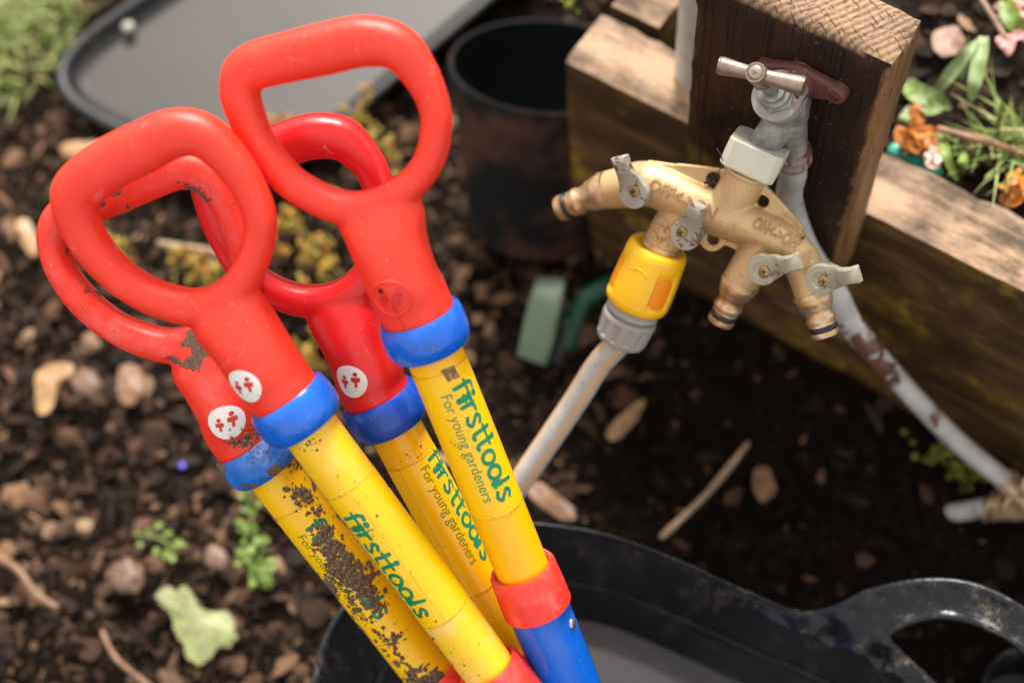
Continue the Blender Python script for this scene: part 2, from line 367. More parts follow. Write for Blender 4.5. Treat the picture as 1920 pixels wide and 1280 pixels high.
tag(chip_field('bark_mulch', 15000, (-1.35, .55), (-.5, 1.25), ground_h, CH, .0025, .014, seed=1, powr=4.0,
    ok=lambda x, y: not (y > .53 and x > -.39) and rng.random() < (1.0 if x < -.3 else .6)), 'bark crumbs and small stones scattered over the dark ground', 'bark', kind='stuff')
tag(chip_field('leaf_litter', 4200, (-1.35, -.25), (-.5, .7), ground_h, litter_mat(), .004, .017, seed=9, powr=2.4, flat=.2), 'larger brown and pinkish chips strewn over the sunlit soil at the left', 'litter', kind='stuff')
tag(chip_field('soil_crumbs', 17000, (-1.3, -.2), (-.5, .62), ground_h, crumb_mat(), .0018, .007, seed=21, powr=1.8, flat=.6, ok=lambda x, y: rng.random() < min(1, max(.04, (-.22 - x) * 5))), 'brown crumbs of soil added at the left to give the ground a sunlit tone', 'soil', kind='stuff')  # paler crumbs, thinning to the right, carry the sunlit tone in their colour
tag(chip_field('bed_mulch', 3000, (-.24, .7), (BEAM_B + .01, 1.15), bed_h, CH, .003, .015, seed=2), 'bark crumbs scattered over the raised bed', 'bark', kind='stuff')
# ================================================================= TIMBER
W_BEAM = wood_mat('weathered_beam', (.060, .030, .012), (.21, .115, .038), (.38, .250, .155), moss=1.0, axis=0)
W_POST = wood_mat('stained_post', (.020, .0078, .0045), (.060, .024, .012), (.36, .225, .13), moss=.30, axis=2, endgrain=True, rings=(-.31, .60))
b1 = wbox('timber_beam', (-.385, BEAM_Y, .158), (1.3, BEAM_B, BT), W_BEAM, r=.005, seed=1, step=.011)
tag(b1, 'long weathered beam topping the raised bed, running behind the tap post', 'beam')
b2 = wbox('timber_beam', (-.383, BEAM_Y + .003, -.05), (1.3, BEAM_B - .002, .154), W_BEAM, r=.004, seed=2, step=.016)
tag(b2, 'lower mossy beam resting on the soil under the long top beam', 'beam')
q0 = PZ(1135, 12, BT); q1 = PZ(1233, 60, BT)
b3 = wbox('timber_beam', (q0[0], BEAM_B + .008, .158), (q1[0], 1.7, BT - .001), W_BEAM, r=.005, seed=3, step=.014)
tag(b3, 'short side beam meeting the long beam behind its left end, by the black pot', 'beam')
PT = .573; PX0, PX1, PY0, PY1 = -.256, -.127, .494, BEAM_Y - .0015
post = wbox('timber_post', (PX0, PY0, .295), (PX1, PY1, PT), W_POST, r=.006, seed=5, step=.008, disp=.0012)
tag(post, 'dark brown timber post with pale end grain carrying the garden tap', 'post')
# ================================================================= CHILD TOOLS
rim_px = [(592, 1300), (606, 1225), (640, 1150), (705, 1080), (790, 1022), (895, 990), (1000, 984), (1120, 1000), (1250, 1046), (1370, 1098), (1480, 1147), (1580, 1185), (1680, 1235), (1765, 1310), (1800, 1410), (1780, 1530), (1690, 1650), (1500, 1730), (1200, 1750), (900, 1710), (690, 1570), (605, 1430)]
ZR = .262
rimc = cr_spline([PZ(x, y, ZR) for x, y in rim_px], 8, closed=True); tc_ = rimc.mean(0)
def inside_tub(p_):
    z_ = p_[2]; s_ = np.interp(z_, [.066, .085, .15, .16, .168, .25], [.78, .80, .87, .88, .905, .975]); k = tc_[:2] + (rimc[:, :2] - tc_[:2]) * s_
    a_ = math.atan2(p_[1] - tc_[1], p_[0] - tc_[0]); an = np.arctan2(k[:, 1] - tc_[1], k[:, 0] - tc_[0]); i_ = np.argmin(abs((an - a_ + np.pi) % (2 * np.pi) - np.pi))
    return np.hypot(*(p_[:2] - tc_[:2])) < np.hypot(*(k[i_] - tc_[:2])) - .017 and z_ > .085

# two soft-cornered people side by side inside a disc: the moulded emblem
def rib(pts, wd, out, lay):
    """flat ribbon with round ends, in 2-D; appended as (vertices 2-D, faces, layer)"""
    pts = np.asarray(pts, float)
    pts = cr_spline(pts, 8) if len(pts) > 2 else np.array([pts[0] + (pts[1] - pts[0]) * t for t in np.linspace(0, 1, 10)])
    L = []; Rr = []
    for i in range(len(pts)):
        t = nrm(pts[min(i + 1, len(pts) - 1)] - pts[max(i - 1, 0)]); n = np.array([-t[1], t[0]])
        L.append(pts[i] + n * wd / 2); Rr.append(pts[i] - n * wd / 2)
    V = np.array(L + Rr[::1]); m = len(pts)
    out.append((V, [(i, m + i, m + i + 1, i + 1) for i in range(m - 1)], lay[0])); lay[0] += 1
    for e, s in ((pts[0], pts[0] - pts[1]), (pts[-1], pts[-1] - pts[-2])):
        a0 = math.atan2(s[1], s[0]); V = [e] + [e + wd / 2 * np.array([math.cos(a0 + t), math.sin(a0 + t)]) for t in np.linspace(-1.57, 1.57, 9)]
        out.append((np.array(V), [(0, i, i + 1) for i in range(1, 9)], lay[0]))
def disc2(c, r, out, lay, n=18, rings=3, sy=1.0):
    V = [np.array(c, float)]; F = []
    for k in range(1, rings + 1):
        for i in range(n): a = 2 * math.pi * i / n; V.append(np.array([c[0] + r * k / rings * math.cos(a), c[1] + r * sy * k / rings * math.sin(a)]))
    for i in range(n): F.append((0, 1 + i, 1 + (i + 1) % n))
    for k in range(1, rings):
        for i in range(n):
            a = 1 + (k - 1) * n; b = 1 + k * n; F.append((a + i, b + i, b + (i + 1) % n, a + (i + 1) % n))
    out.append((np.array(V), F, lay[0])); lay[0] += 1
def person2(cx, cy, s, out, lay):
    disc2((cx, cy + 1.25 * s), .42 * s, out, lay)
    for q in (-.25, .08): rib([(cx - .55 * s, cy + q * s + .35 * s), (cx + .55 * s, cy + q * s + .35 * s)], .55 * s, out, lay)
    rib([(cx + .02 * s, cy), (cx + .02 * s, cy - .95 * s)], .5 * s, out, lay)
def logo():
    out = []; lay = [0]; x = 0; S = .265
    rib([(.22, 0), (.22, .8), (.26, 1.2), (.42, 1.42), (.66, 1.40)], S, out, lay); rib([(-.02, .88), (.62, .88)], S * .85, out, lay)
    # the i is drawn as a little person
    disc2((1.02, 1.30), .22, out, lay); rib([(.84, .86), (1.20, .86)], .34, out, lay); rib([(1.02, .8), (1.02, 0.0)], .40, out, lay); rib([(.84, .45), (1.2, .45)], .26, out, lay)
    x = 1.48; rib([(x, 0), (x, .95)], S, out, lay); rib([(x, .62), (x + .18, .90), (x + .46, .93)], S, out, lay)
    x = 2.20; rib([(x + .58, .86), (x + .30, 1.0), (x + .06, .80), (x + .32, .50), (x + .58, .22), (x + .32, 0.0), (x + .0, .12)], S * .95, out, lay)
    for x in (3.10, 3.82):
        rib([(x + .2, 1.38), (x + .2, .3), (x + .34, .02), (x + .52, .04)], S, out, lay); rib([(x - .04, .95), (x + .50, .95)], S * .85, out, lay)
    disc2((4.02, 1.42), .20, out, lay)
    for x in (4.62, 5.66):
        cx, cy = x + .42, .48; rib([(cx + .40 * math.cos(t), cy + .46 * math.sin(t)) for t in np.linspace(0, 2 * math.pi, 13)], S, out, lay)
    rib([(6.78, .02), (6.86, .7), (6.96, 1.42)], S * .9, out, lay); rib([(6.66, .06), (6.95, .12)], S * 1.1, out, lay); rib([(6.72, .1), (6.84, .55)], .42, out, lay)
    x = 7.34; rib([(x + .58, .86), (x + .30, 1.0), (x + .06, .80), (x + .32, .50), (x + .58, .22), (x + .32, 0.0), (x + .0, .12)], S * .95, out, lay)
    return out, 8.0
def text_mesh(body, size, extrude=0.0, off=0.0, maxe=.0012, bevel=0.0, shear=0.0):
    cu = bpy.data.curves.new('t', 'FONT'); cu.body = body; cu.size = size; cu.extrude = extrude; cu.offset = off; cu.bevel_depth = bevel; cu.shear = shear; cu.resolution_u = 4
    o = bpy.data.objects.new('t', cu); col.objects.link(o); dg = bpy.context.evaluated_depsgraph_get(); me = bpy.data.meshes.new_from_object(o.evaluated_get(dg))
    bm = bmesh.new(); bm.from_mesh(me); bmesh.ops.triangulate(bm, faces=bm.faces)
    for _ in range(5):
        es = [e for e in bm.edges if e.calc_length() > maxe]
        if not es: break
        bmesh.ops.subdivide_edges(bm, edges=es, cuts=1); bmesh.ops.triangulate(bm, faces=[f for f in bm.faces if len(f.verts) > 3])
    V = np.array([v.co[:] for v in bm.verts]); bm.verts.index_update(); F = [tuple(v.index for v in f.verts) for f in bm.faces]
    bm.free(); bpy.data.objects.remove(o); bpy.data.curves.remove(cu); bpy.data.meshes.remove(me)
    return V, F
LOGO, LOGO_W = logo()
TXT = text_mesh('For young gardeners', 1.0, maxe=.12)
M_white = plastic('white_print', (.80, .78, .74), .45, specks=.06)
M_relief = plastic('red_print_relief_shade', (.62, .02, .012), .4)
M_green = simple('green_print', (.003, .22, .10), .45, var=.25, sc_=300)
M_greenpale = simple('worn_green_print', (.16, .32, .05), .5, var=.3, sc_=300)
M_greenthin = simple('thin_green_print', (.10, .22, .012), .5, var=.3, sc_=300)
M_steel = simple('steel', (.55, .54, .52), .3, metal=.9)
M_seam = simple('label_edge_dirt', (.50, .26, .02), .6, var=.5, sc_=200)
TUBE_R = .016; NECK_R = .0204
def build_tool(key, label, pr, p1, d0, d1, loop, nvec, neck, mats, total, lab0, lab1, txt_start, txt_ang, small_ang, badge, badge_z, badge_ang, raised=False, worn=False, muddy=False, sleeve_pale=1.0):
    p0 = P(*pr, d0); q = P(*p1, d1); L = np.linalg.norm(q - p0); a = nrm(p0 - q)
    xr = cw((1, 0, 0)); u = nrm(xr - (xr @ a) * a); v = np.cross(a, u)           # v points away from the viewer
    if v @ ray(*pr) < 0: v = -v; 
    total = .27
    while total < .8 and (inside_tub(p0 - a * (total + .004)) or (p0 - a * total)[2] > .25): total += .004
    base = p0 - a * total
    Mw = Matrix(((u[0], v[0], a[0], base[0]), (u[1], v[1], a[1], base[1]), (u[2], v[2], a[2], base[2]), (0, 0, 0, 1)))
    t = empty('garden_tool', mat=Mw); t['label'] = label; t['category'] = 'garden tool'; t['group'] = "children's tools with red handles standing in the black tub"
    bpy.context.view_layer.update()
    A = np.array(Mw)[:3, :3]
    red, yel, blu, red2 = mats
    # ----- handle: closed loop + neck, one skin
    nw = nrm(cw(nvec)); o = p0 + a * .05
    pts = []; rad = []
    for x, y, r in loop:
        w3 = PPL(x, y, o, nw); pts.append(w3); rad.append(.955 * r * ((w3 - C0) @ -cw((0, 0, 1))) / FP)
    cp = cr_spline(np.column_stack([np.array(pts), rad]), 8, closed=True)
    S1 = sweep(cp[:, :3], cp[:, 3], cp[:, 3] * .5 + .0052, n=36, closed=True, nrm_dir=nw, sup=2.6)
    nk = [(p0 + a * .0, NECK_R, NECK_R), (p0 + a * .02, NECK_R, NECK_R)]
    for x, y, r, rb in neck:
        w3 = PPL(x, y, o, nw); dd = (w3 - C0) @ -cw((0, 0, 1)); nk.append((w3, r * dd / FP, rb))
    arr = cr_spline(np.array([[*p_, r1, r2] for p_, r1, r2 in nk]), 6)
    S2 = sweep(arr[:, :3], arr[:, 3], arr[:, 4], n=32, nrm_dir=nw)
    mb = MB().add(*S1).add(*S2)
    V, F = remeshed(np.vstack(mb.v), mb.f, .0014, 12, .6)
    V = (V - base) @ A
    keep = V.copy(); g = mk('handle', keep, F, red, t, mw='local')
    bvh = BVHTree.FromPolygons([Vector(p_) for p_ in V], F)
    zc = total
    # ----- blue collar
    def LL(prof, name, mat, parent=t, n=56): 
        V_, F_ = lathe((0, 0, 0), (0, 0, 1), prof, n=n, up=(0, 1, 0)); o_ = mk(name, V_, F_, mat, parent, mw='local'); return shade_auto(o_, 40)
    LL([(zc + .0105, NECK_R + .0002), (zc + .0112, NECK_R + .0012), (zc + .009, NECK_R + .0030), (zc + .004, .0241), (zc - .003, .0243), (zc - .008, .0234), (zc - .0110, .0212), (zc - .0115, .0172), (zc - .0108, .0150), (zc + .0105, .0150)], 'collar', blu)
    zr = zc - L
    LL([(zr - .012, TUBE_R - .0004), (zr + .02, TUBE_R), (zc - .03, TUBE_R), (zc - .009, TUBE_R)], 'shaft', yel, n=64)
    # ----- printed sleeve
    s0, s1 = zc - lab0, zc - lab1
    rs = TUBE_R + .00022; Vs = []; Fs = []; nz = 30; na = 48
    span = 2 * math.pi * .86
    for i in range(nz + 1):
        for k in range(na + 1):
            ph = txt_ang * .5 - span / 2 + span * k / na; zz = s0 + (s1 - s0) * i / nz
            Vs.append((rs * math.sin(ph), -rs * math.cos(ph), zz + (.0002 * math.sin(k * .7) if i in (0, nz) else 0)))
    for i in range(nz):
        for k in range(na): Fs.append((i * (na + 1) + k, i * (na + 1) + k + 1, (i + 1) * (na + 1) + k + 1, (i + 1) * (na + 1) + k))
    ms = plastic('label_film', tuple(min(1, c_ * f_) for c_, f_ in zip((.93, .53, .001), (1, sleeve_pale, 1 + 20 * (sleeve_pale - 1)))), .3, mud=.35 if muddy else 0, specks=.04, z0=zc - .185, z1=zc - .02, seed=7)
    lab = mk('label', Vs, Fs, ms, t, mw='local')
    for zz in (s0, s1):
        ar_ = [(rs * math.sin(p_), -rs * math.cos(p_), zz + .0004 * math.sin(p_ * 2.3 + zz * 90)) for p_ in np.linspace(-1.9, 1.9, 60)]
        mk('label_edge', *sweep(ar_, .00013, n=6), M_seam, lab, mw='local')
    ph_ = txt_ang + (.62 if txt_ang < .6 else -1.5); ar_ = [(rs * math.sin(ph_ + .01 * math.sin(z_ * 300)), -rs * math.cos(ph_ + .01 * math.sin(z_ * 300)), z_) for z_ in np.linspace(s0, s1, 40)]
    mk('label_edge', *sweep(ar_, .00011, n=6), M_seam, lab, mw='local')
    def wrap(a_, b_, h, phi0, z_start):
        ph = phi0 + b_ / TUBE_R; r_ = rs + h; return (r_ * math.sin(ph), -r_ * math.cos(ph), z_start - a_)
    sz = .0083; zt = zc - txt_start; mb = MB()
    kx = .0775 / LOGO_W
    for V_, F_, ly in LOGO: mb.add([wrap(p_[0] * kx, (p_[1] - .5) * sz, .00006 + ly * .000006, txt_ang, zt) for p_ in V_], F_)
    mb.build('lettering', M_greenpale if worn == 2 else M_green, lab, mw='local')
    V_, F_ = TXT; kx2 = .0715 / V_[:, 0].max()
    mk('lettering', [wrap(p_[0] * kx2 + .003, p_[1] * .0088, .00008, small_ang, zt) for p_ in V_], F_, M_greenthin if worn else M_green, lab, mw='local')
    # ----- emblem on the handle
    if badge:
        def proj(a_, b_, h):
            ph = badge_ang + a_ / NECK_R; z_ = zc + badge_z + b_
            org = Vector((.06 * math.sin(ph), -.06 * math.cos(ph), z_)); dr = Vector((-math.sin(ph), math.cos(ph), 0))
            hit = bvh.ray_cast(org, dr)
            c_ = hit[0] if hit[0] is not None else org + dr * (.06 - NECK_R)
            return tuple(c_ - dr * h)
        out = []; lay = [0]; disc2((0, 0), .0102, out, lay, n=48, rings=14)
        mb = MB()
        if raised:
            th = np.linspace(0, 2 * math.pi, 60, endpoint=False)
            ring = [proj(.0102 * math.cos(x_), .0102 * math.sin(x_), .0001) for x_ in th]
            V_, F_ = sweep(ring, .0008, n=8, closed=True); bd = mk('emblem', V_, F_, red, t, mw='local')
        else:
            for V_, F_, ly in out: mb.add([proj(p_[0], p_[1], .0002) for p_ in V_], F_)
            bd = mb.build('emblem', M_white, t, mw='local')
        out = []; lay = [0]; person2(-.0035, -.0012, .0029, out, lay); person2(.0036, .0008, .0033, out, lay)
        mb = MB(); rt = -.38
        for V_, F_, ly in out:
            V3 = [proj(p_[0] * math.cos(rt) - p_[1] * math.sin(rt), p_[0] * math.sin(rt) + p_[1] * math.cos(rt), (.00045 if not raised else .0012) + ly * .00001) for p_ in V_]
            mb.add(V3, F_)
        mb.build('emblem_figure', M_relief, bd, mw='local')  # raised emblem: darker red paints in relief shading; white badges: red print
        if raised:   # screw hole and seam crack below the emblem
            V_, F_ = lathe(proj(-.0035, .0058, -.0002), np.array(proj(-.0035, .0058, .01)) - np.array(proj(-.0035, .0058, 0)), [(0, .0014), (.0008, .0014)], n=16)
            mk('screw_hole', V_, F_, simple('hole_black', (.012, .01, .008), .9), bd, mw='local')
            ck = [proj(-.0002 + .0004 * math.sin(i * 1.9), -.001 - i * .0021, -.00005) for i in range(10)]
            V_, F_ = sweep(ck, .00022, n=6); mk('crack', V_, F_, simple('crack_dark', (.08, .004, .003), .9), g, mw='local')
    # ----- red lower collar, blue tube, rivet
    LL([(zr + .004, .0166), (zr + .0068, .0172), (zr + .0072, .0190), (zr + .005, .0203), (zr - .010, .0209), (zr - .022, .0212), (zr - .0225, .0188)], 'lower_collar', red2)
    LL([(0, .006), (.002, .016), (.01, .0185), (zr - .02, .0188)], 'lower_tube', blu, n=48)
    if key == 'A':
        d_ = nrm((math.sin(1.15), -math.cos(1.15), 0)); V_, F_ = lathe(np.array(d_) * .0185 + np.array((0, 0, zr - .036)), d_, [(0, .0035), (.0008, .0035), (.0014, .0026), (.0016, 0)], n=20)
        mk('rivet', V_, F_, M_steel, t, mw='local')
    return t, zc, A, base, bvh
YA = plastic('yellow_shaft', YEL, .30, specks=.06); REDA = plastic('red_handle', RED, .47, specks=.03, fade=.03); BLA = plastic('blue_collar', BLU, .24, specks=.14, fade=.05); RC = plastic('red_collar', (.80, .035, .02), .36, specks=.03, fade=.2)
YB = plastic('scuffed_yellow_shaft', (.93, .54, .012), .34, specks=.20, fade=.30, seed=3); YC = plastic('deep_yellow_shaft', (.90, .44, .002), .27, specks=.08, seed=5)
REDB = plastic('smudged_red_handle', RED, .47, specks=.10, fade=.03, seed=2)
loopA = [(470, 128, 46), (540, 108, 49), (610, 92, 51), (680, 78, 50), (742, 88, 45), (781, 128, 38), (812, 190, 31), (818, 248, 31), (800, 310, 31), (757, 357, 31), (700, 386, 33), (640, 388, 33), (585, 366, 33), (538, 334, 33), (486, 270, 34), (458, 205, 37), (450, 165, 40)]
neckA = [(752, 520, 71, .0205), (728, 455, 76, .0185), (715, 410, 86, .0140), (706, 388, 80, .011)]
TA = build_tool('A', "clean red handled child's tool with red raised emblem, tallest and rightmost of the four", (797, 620), (985, 1080), .78, .845, loopA, (.16, .36, -.92), neckA, (REDA, YA, BLA, RC), .545, .021, .116, .030, .62, -.16, True, .031, -.30, raised=True)
loopB = [(150, 352, 50), (205, 308, 52), (262, 279, 52), (325, 251, 49), (378, 254, 44), (424, 292, 39), (465, 350, 34), (488, 412, 32), (482, 470, 31), (458, 520, 33), (420, 560, 36), (365, 576, 37), (297, 560, 35), (240, 530, 35), (190, 484, 37), (157, 435, 40), (142, 392, 45)]
neckB = [(497, 690, 71, .0205), (463, 638, 75, .019), (432, 596, 82, .0145), (415, 572, 76, .011)]
TB = build_tool('B', "child's tool with bright red handle, white emblem and scuffed shaft, front of the left pair", (555, 768), (925, 1265), .79, .85, loopB, (.14, .38, -.91), neckB, (REDB, YB, BLA, RC), .50, .052, .150, .064, -.50, -1.22, True, .031, -.46, worn=0, sleeve_pale=1.03)
loopC = [(398, 330, 38), (470, 294, 42), (535, 270, 44), (592, 255, 45), (640, 260, 43), (673, 287, 37), (699, 322, 32), (714, 375, 31), (714, 430, 31), (704, 490, 33), (672, 535, 34), (625, 560, 33), (565, 563, 32), (506, 542, 31), (458, 505, 30), (423, 450, 30), (400, 390, 33)]
neckC = [(690, 690, 67, .0205), (668, 635, 70, .0185), (648, 590, 76, .0140), (642, 565, 72, .011)]
TC_ = build_tool('C', "child's tool with deep red handle and white emblem, behind and between the two brightest handles", (722, 768), (968, 1222), .845, .905, loopC, (.08, .36, -.93), neckC, (plastic('deep_red_handle', (.74, .012, .012), .34, specks=.05, seed=4), YC, plastic('deep_blue_collar', (.003, .06, .42), .28, specks=.15, seed=4), RC), .47, .033, .128, .034, 1.10, .34, True, .031, -.26, worn=1, sleeve_pale=.99)
loopE = [(118, 403, 34), (172, 380, 41), (230, 354, 44), (285, 331, 44), (337, 315, 42), (385, 328, 38), (418, 366, 34), (438, 410, 31), (456, 460, 31), (462, 520, 32), (440, 580, 34), (390, 628, 35), (330, 648, 35), (268, 636, 33), (208, 607, 31), (155, 562, 31), (112, 500, 29), (98, 440, 28)]
neckE = [(434, 768, 66, .0205), (408, 715, 70, .018), (378, 670, 74, .0135), (355, 650, 62, .011)]
_p = P(483, 850, .85); _a = nrm(_p - P(815, 1275, .915)); TOT_E = .27
while TOT_E < .8 and (inside_tub(_p - _a * (TOT_E + .004)) or (_p - _a * TOT_E)[2] > .25): TOT_E += .004
TE = build_tool('E', "muddy child's tool, leftmost, soil caked over its label and emblem", (483, 850), (815, 1275), .85, .915, loopE, (.08, .34, -.94), neckE,
    (plastic('muddy_red_handle', RED, .42, mud=.27, specks=.45, fade=.15, seed=6), plastic('muddy_yellow_shaft', (.92, .52, .003), .34, mud=.5, z0=TOT_E - .21, z1=TOT_E - .03, specks=.3, seed=6), plastic('muddy_blue_collar', (.004, .13, .55), .4, mud=.72, specks=.4, fade=.5, seed=8), RC), .46, .038, .145, .050, .38, -.42, True, .033, .26, muddy=True, worn=1)
def mud_clumps(t, key_base, A, R_, runs, seed):
    g = np.random.default_rng(seed); mb = MB()
    base = np.array(t.matrix_world.translation); o = (C0 - base) @ A
    for x0, y0, x1, y1, wd, n, smax in runs:
        for _ in range(int(n * .52)):
            f_ = g.random(); x = x0 + (x1 - x0) * f_ + g.normal() * wd; y = y0 + (y1 - y0) * f_ + g.normal() * wd
            d = ray(x, y) @ A; a = d[0] ** 2 + d[1] ** 2; b = o[0] * d[0] + o[1] * d[1]; c = o[0] ** 2 + o[1] ** 2 - R_ ** 2; D_ = b * b - a * c
            if D_ <= 0: continue
            p_ = o + d * ((-b - math.sqrt(D_)) / a); nn = nrm([p_[0], p_[1], 0]); s_ = .0003 + 1.25 * smax * g.random() ** 2.2
            e1_ = nrm(np.cross(nn, (0, 0, 1))); e2_ = np.array([0, 0, 1.]); V = []
            for vx, vy, vz in OCT: k_ = g.uniform(.6, 1.3); V.append(p_ + (e1_ * vx + e2_ * vy) * s_ * k_ + nn * vz * s_ * .45 * k_)
            mb.add(V, OCTF)
    if 'caked_mud' in bpy.data.materials: mb.build('mud', bpy.data.materials['caked_mud'], t, mw='local')['kind'] = 'stuff'; return
    m = NT('caked_mud'); m.set(color=m.ramp(m.noise(900, 4, .7), [(.3, (.07, .045, .032)), (.55, (.17, .112, .082)), (.75, (.30, .21, .155))]), rough=.95, normal=m.bump(m.noise(1500, 3, .7), .0004), spec=.1)
    mb.build('mud', m.m, t, mw='local', smooth=True)['kind'] = 'stuff'
_b = bmesh.new(); bmesh.ops.create_icosphere(_b, subdivisions=1, radius=1); OCT = [tuple(v.co) for v in _b.verts]; OCTF = [tuple(v.index for v in f.verts) for f in _b.faces]; _b.free()
mud_clumps(TE[0], None, TE[2], TUBE_R + .0003, [(540, 868, 556, 874, 7, 60, .0014), (548, 915, 590, 935, 7, 120, .0016), (555, 925, 600, 960, 10, 130, .0012), (600, 995, 640, 1060, 12, 520, .0018), (640, 1060, 690, 1105, 15, 700, .0020), (615, 1060, 640, 1095, 8, 160, .0014), (650, 1105, 685, 1165, 8, 170, .0013), (690, 1110, 715, 1145, 9, 160, .0014), (700, 1190, 745, 1205, 9, 90, .0014), (715, 1215, 760, 1225, 8, 60, .0012), (560, 900, 740, 1240, 26, 150, .0008), (760, 1262, 800, 1280, 8, 160, .0018)], 3)
mud_clumps(TE[0], None, TE[2], .0245, [(440, 828, 520, 800, 10, 190, .0010), (470, 850, 530, 840, 10, 70, .0007)], 5)
mud_clumps(TE[0], None, TE[2], .0207, [(428, 826, 470, 818, 7, 170, .0012), (405, 725, 430, 740, 6, 60, .0010), (460, 765, 470, 780, 5, 30, .0008)], 6)
def shaft_pt(T_, R_, x, y):
    A = T_[2]; o = (C0 - np.array(T_[0].matrix_world.translation)) @ A; d = ray(x, y) @ A
    a = d[0] ** 2 + d[1] ** 2; b = o[0] * d[0] + o[1] * d[1]; c = o[0] ** 2 + o[1] ** 2 - R_ ** 2; return o + d * ((-b - math.sqrt(max(0, b * b - a * c))) / a)
def shaft_patch(T_, R_, quad, mat, name, n=10):
    V = []
    for i in range(n + 1):
        for j in range(n + 1):
            u_, v_ = i / n, j / n; q = np.array(quad, float); p_ = (1 - u_) * (1 - v_) * q[0] + u_ * (1 - v_) * q[1] + u_ * v_ * q[2] + (1 - u_) * v_ * q[3]
            p_ = p_ + (.9 * math.sin(j * 2.7) if i in (0, n) else 0); V.append(shaft_pt(T_, R_, *p_))
    F = [(i * (n + 1) + j, (i + 1) * (n + 1) + j, (i + 1) * (n + 1) + j + 1, i * (n + 1) + j + 1) for i in range(n) for j in range(n)]
    return mk(name, V, F, mat, T_[0], mw='local')
sm_ = NT('rubbed_dirt'); sm_.set(color=sm_.ramp(sm_.noise(420, 5, .7), [(.40, (.13, .06, .022)), (.52, (.26, .14, .05)), (.66, (.70, .38, .02))]), rough=.6)
shaft_patch(TA, TUBE_R + .0003, [(826, 695), (851, 685), (862, 706), (840, 716)], sm_.m, 'dirt_patch')
mud_clumps(TA[0], None, TA[2], TUBE_R + .0003, [(845, 822, 858, 838, 3, 14, .0004), (905, 930, 935, 960, 10, 8, .0004)], 11)
mud_clumps(TB[0], None, TB[2], TUBE_R + .0003, [(552, 838, 600, 825, 8, 60, .0004), (725, 905, 735, 909, 2, 26, .0006), (704, 962, 712, 968, 2, 10, .0005), (688, 990, 704, 996, 2, 20, .0005), (800, 1200, 812, 1200, 2, 12, .0009), (760, 1180, 900, 1250, 30, 50, .0004), (845, 1240, 850, 1250, 2, 8, .0006), (640, 860, 760, 1120, 22, 34, .0003)], 12)
mud_clumps(TC_[0], None, TC_[2], TUBE_R + .0003, [(790, 830, 792, 838, 1, 6, .0006), (800, 1000, 830, 1060, 14, 16, .0004), (745, 860, 790, 850, 3, 14, .0003)], 13)
mud_clumps(TC_[0], None, TC_[2], .0249, [(690, 790, 730, 805, 14, 24, .0005)], 14)
mud_clumps(TA[0], None, TA[2], .0249, [(750, 640, 830, 655, 16, 20, .0004)], 15)
# ================================================================= BRASS MANIFOLD
ang = math.radians(42); mdir = np.array([0, -math.sin(ang), -math.cos(ang)]); mx_ = np.array([1., 0, 0])
MN = nrm(np.cross(mx_, mdir)); MN = MN if MN @ ray(1340, 400) < 0 else -MN
MO = P(1340, 400, .895)
def Mp(px, py, h=0.0): return PPL(px, py, MO + MN * h, MN)
def mm(px, py, r): return r * ((Mp(px, py) - C0) @ -cw((0, 0, 1))) / FP
BR = brass_mat(); BN = nozzle_mat()
man = empty('brass_manifold', MO); bpy.context.view_layer.update()
tag(man, 'four way brass water manifold with off and on lettering hanging under the tap', 'hose manifold')
mb = MB()
def mtube(pp, n=28, k=8):
    arr = cr_spline(np.array([[*Mp(x, y), mm(x, y, r)] for x, y, r in pp]), k); mb.add(*sweep(arr[:, :3], arr[:, 3], n=n))
mtube([(1415, 300, 40), (1395, 340, 41), (1368, 385, 41), (1350, 412, 40)])
mtube([(1140, 356, 36), (1170, 351, 39), (1205, 344, 42), (1240, 352, 42), (1290, 376, 43), (1350, 401, 43), (1420, 428, 40), (1465, 451, 40), (1498, 484, 37), (1514, 520, 35), (1525, 556, 34)])
mtube([(1300, 385, 36), (1270, 410, 37), (1250, 440, 36), (1232, 482, 35)])
mtube([(1445, 440, 36), (1425, 470, 36), (1405, 500, 36), (1386, 533, 35)])
def webplate(poly, holes, th=.0036):
    cu = bpy.data.curves.new('w', 'CURVE'); cu.dimensions = '2D'; cu.fill_mode = 'BOTH'; cu.extrude = th / 2; cu.resolution_u = 1
    ey = np.cross(MN, mx_)
    def to2(p_): d_ = p_ - MO; return (d_ @ mx_, d_ @ ey)
    def sp(pts2):
        s = cu.splines.new('POLY'); s.points.add(len(pts2) - 1); s.use_cyclic_u = True
        for q_, p_ in zip(s.points, pts2): q_.co = (p_[0], p_[1], 0, 1)
    sp([to2(Mp(x, y)) for x, y in poly])
    for x, y, r in holes:
        c_ = to2(Mp(x, y)); rr = mm(x, y, r); sp([(c_[0] + rr * math.cos(t_), c_[1] + rr * math.sin(t_)) for t_ in np.linspace(0, 2 * math.pi, 28, endpoint=False)])
    o = bpy.data.objects.new('w', cu); col.objects.link(o); me = bpy.data.meshes.new_from_object(o.evaluated_get(bpy.context.evaluated_depsgraph_get()))
    bm = bmesh.new(); bm.from_mesh(me); bmesh.ops.remove_doubles(bm, verts=bm.verts, dist=1e-6); bm.verts.index_update()
    V = np.array([v.co[:] for v in bm.verts]); F = [tuple(v.index for v in f.verts) for f in bm.faces]; bm.free()
    bpy.data.objects.remove(o); bpy.data.curves.remove(cu); bpy.data.meshes.remove(me)
    mb.add(MO + np.outer(V[:, 0], mx_) + np.outer(V[:, 1], ey) + np.outer(V[:, 2], MN), F)
webplate([(1215, 300), (1290, 311), (1368, 322), (1380, 370), (1330, 385), (1250, 350)], [(1339, 336, 14)])
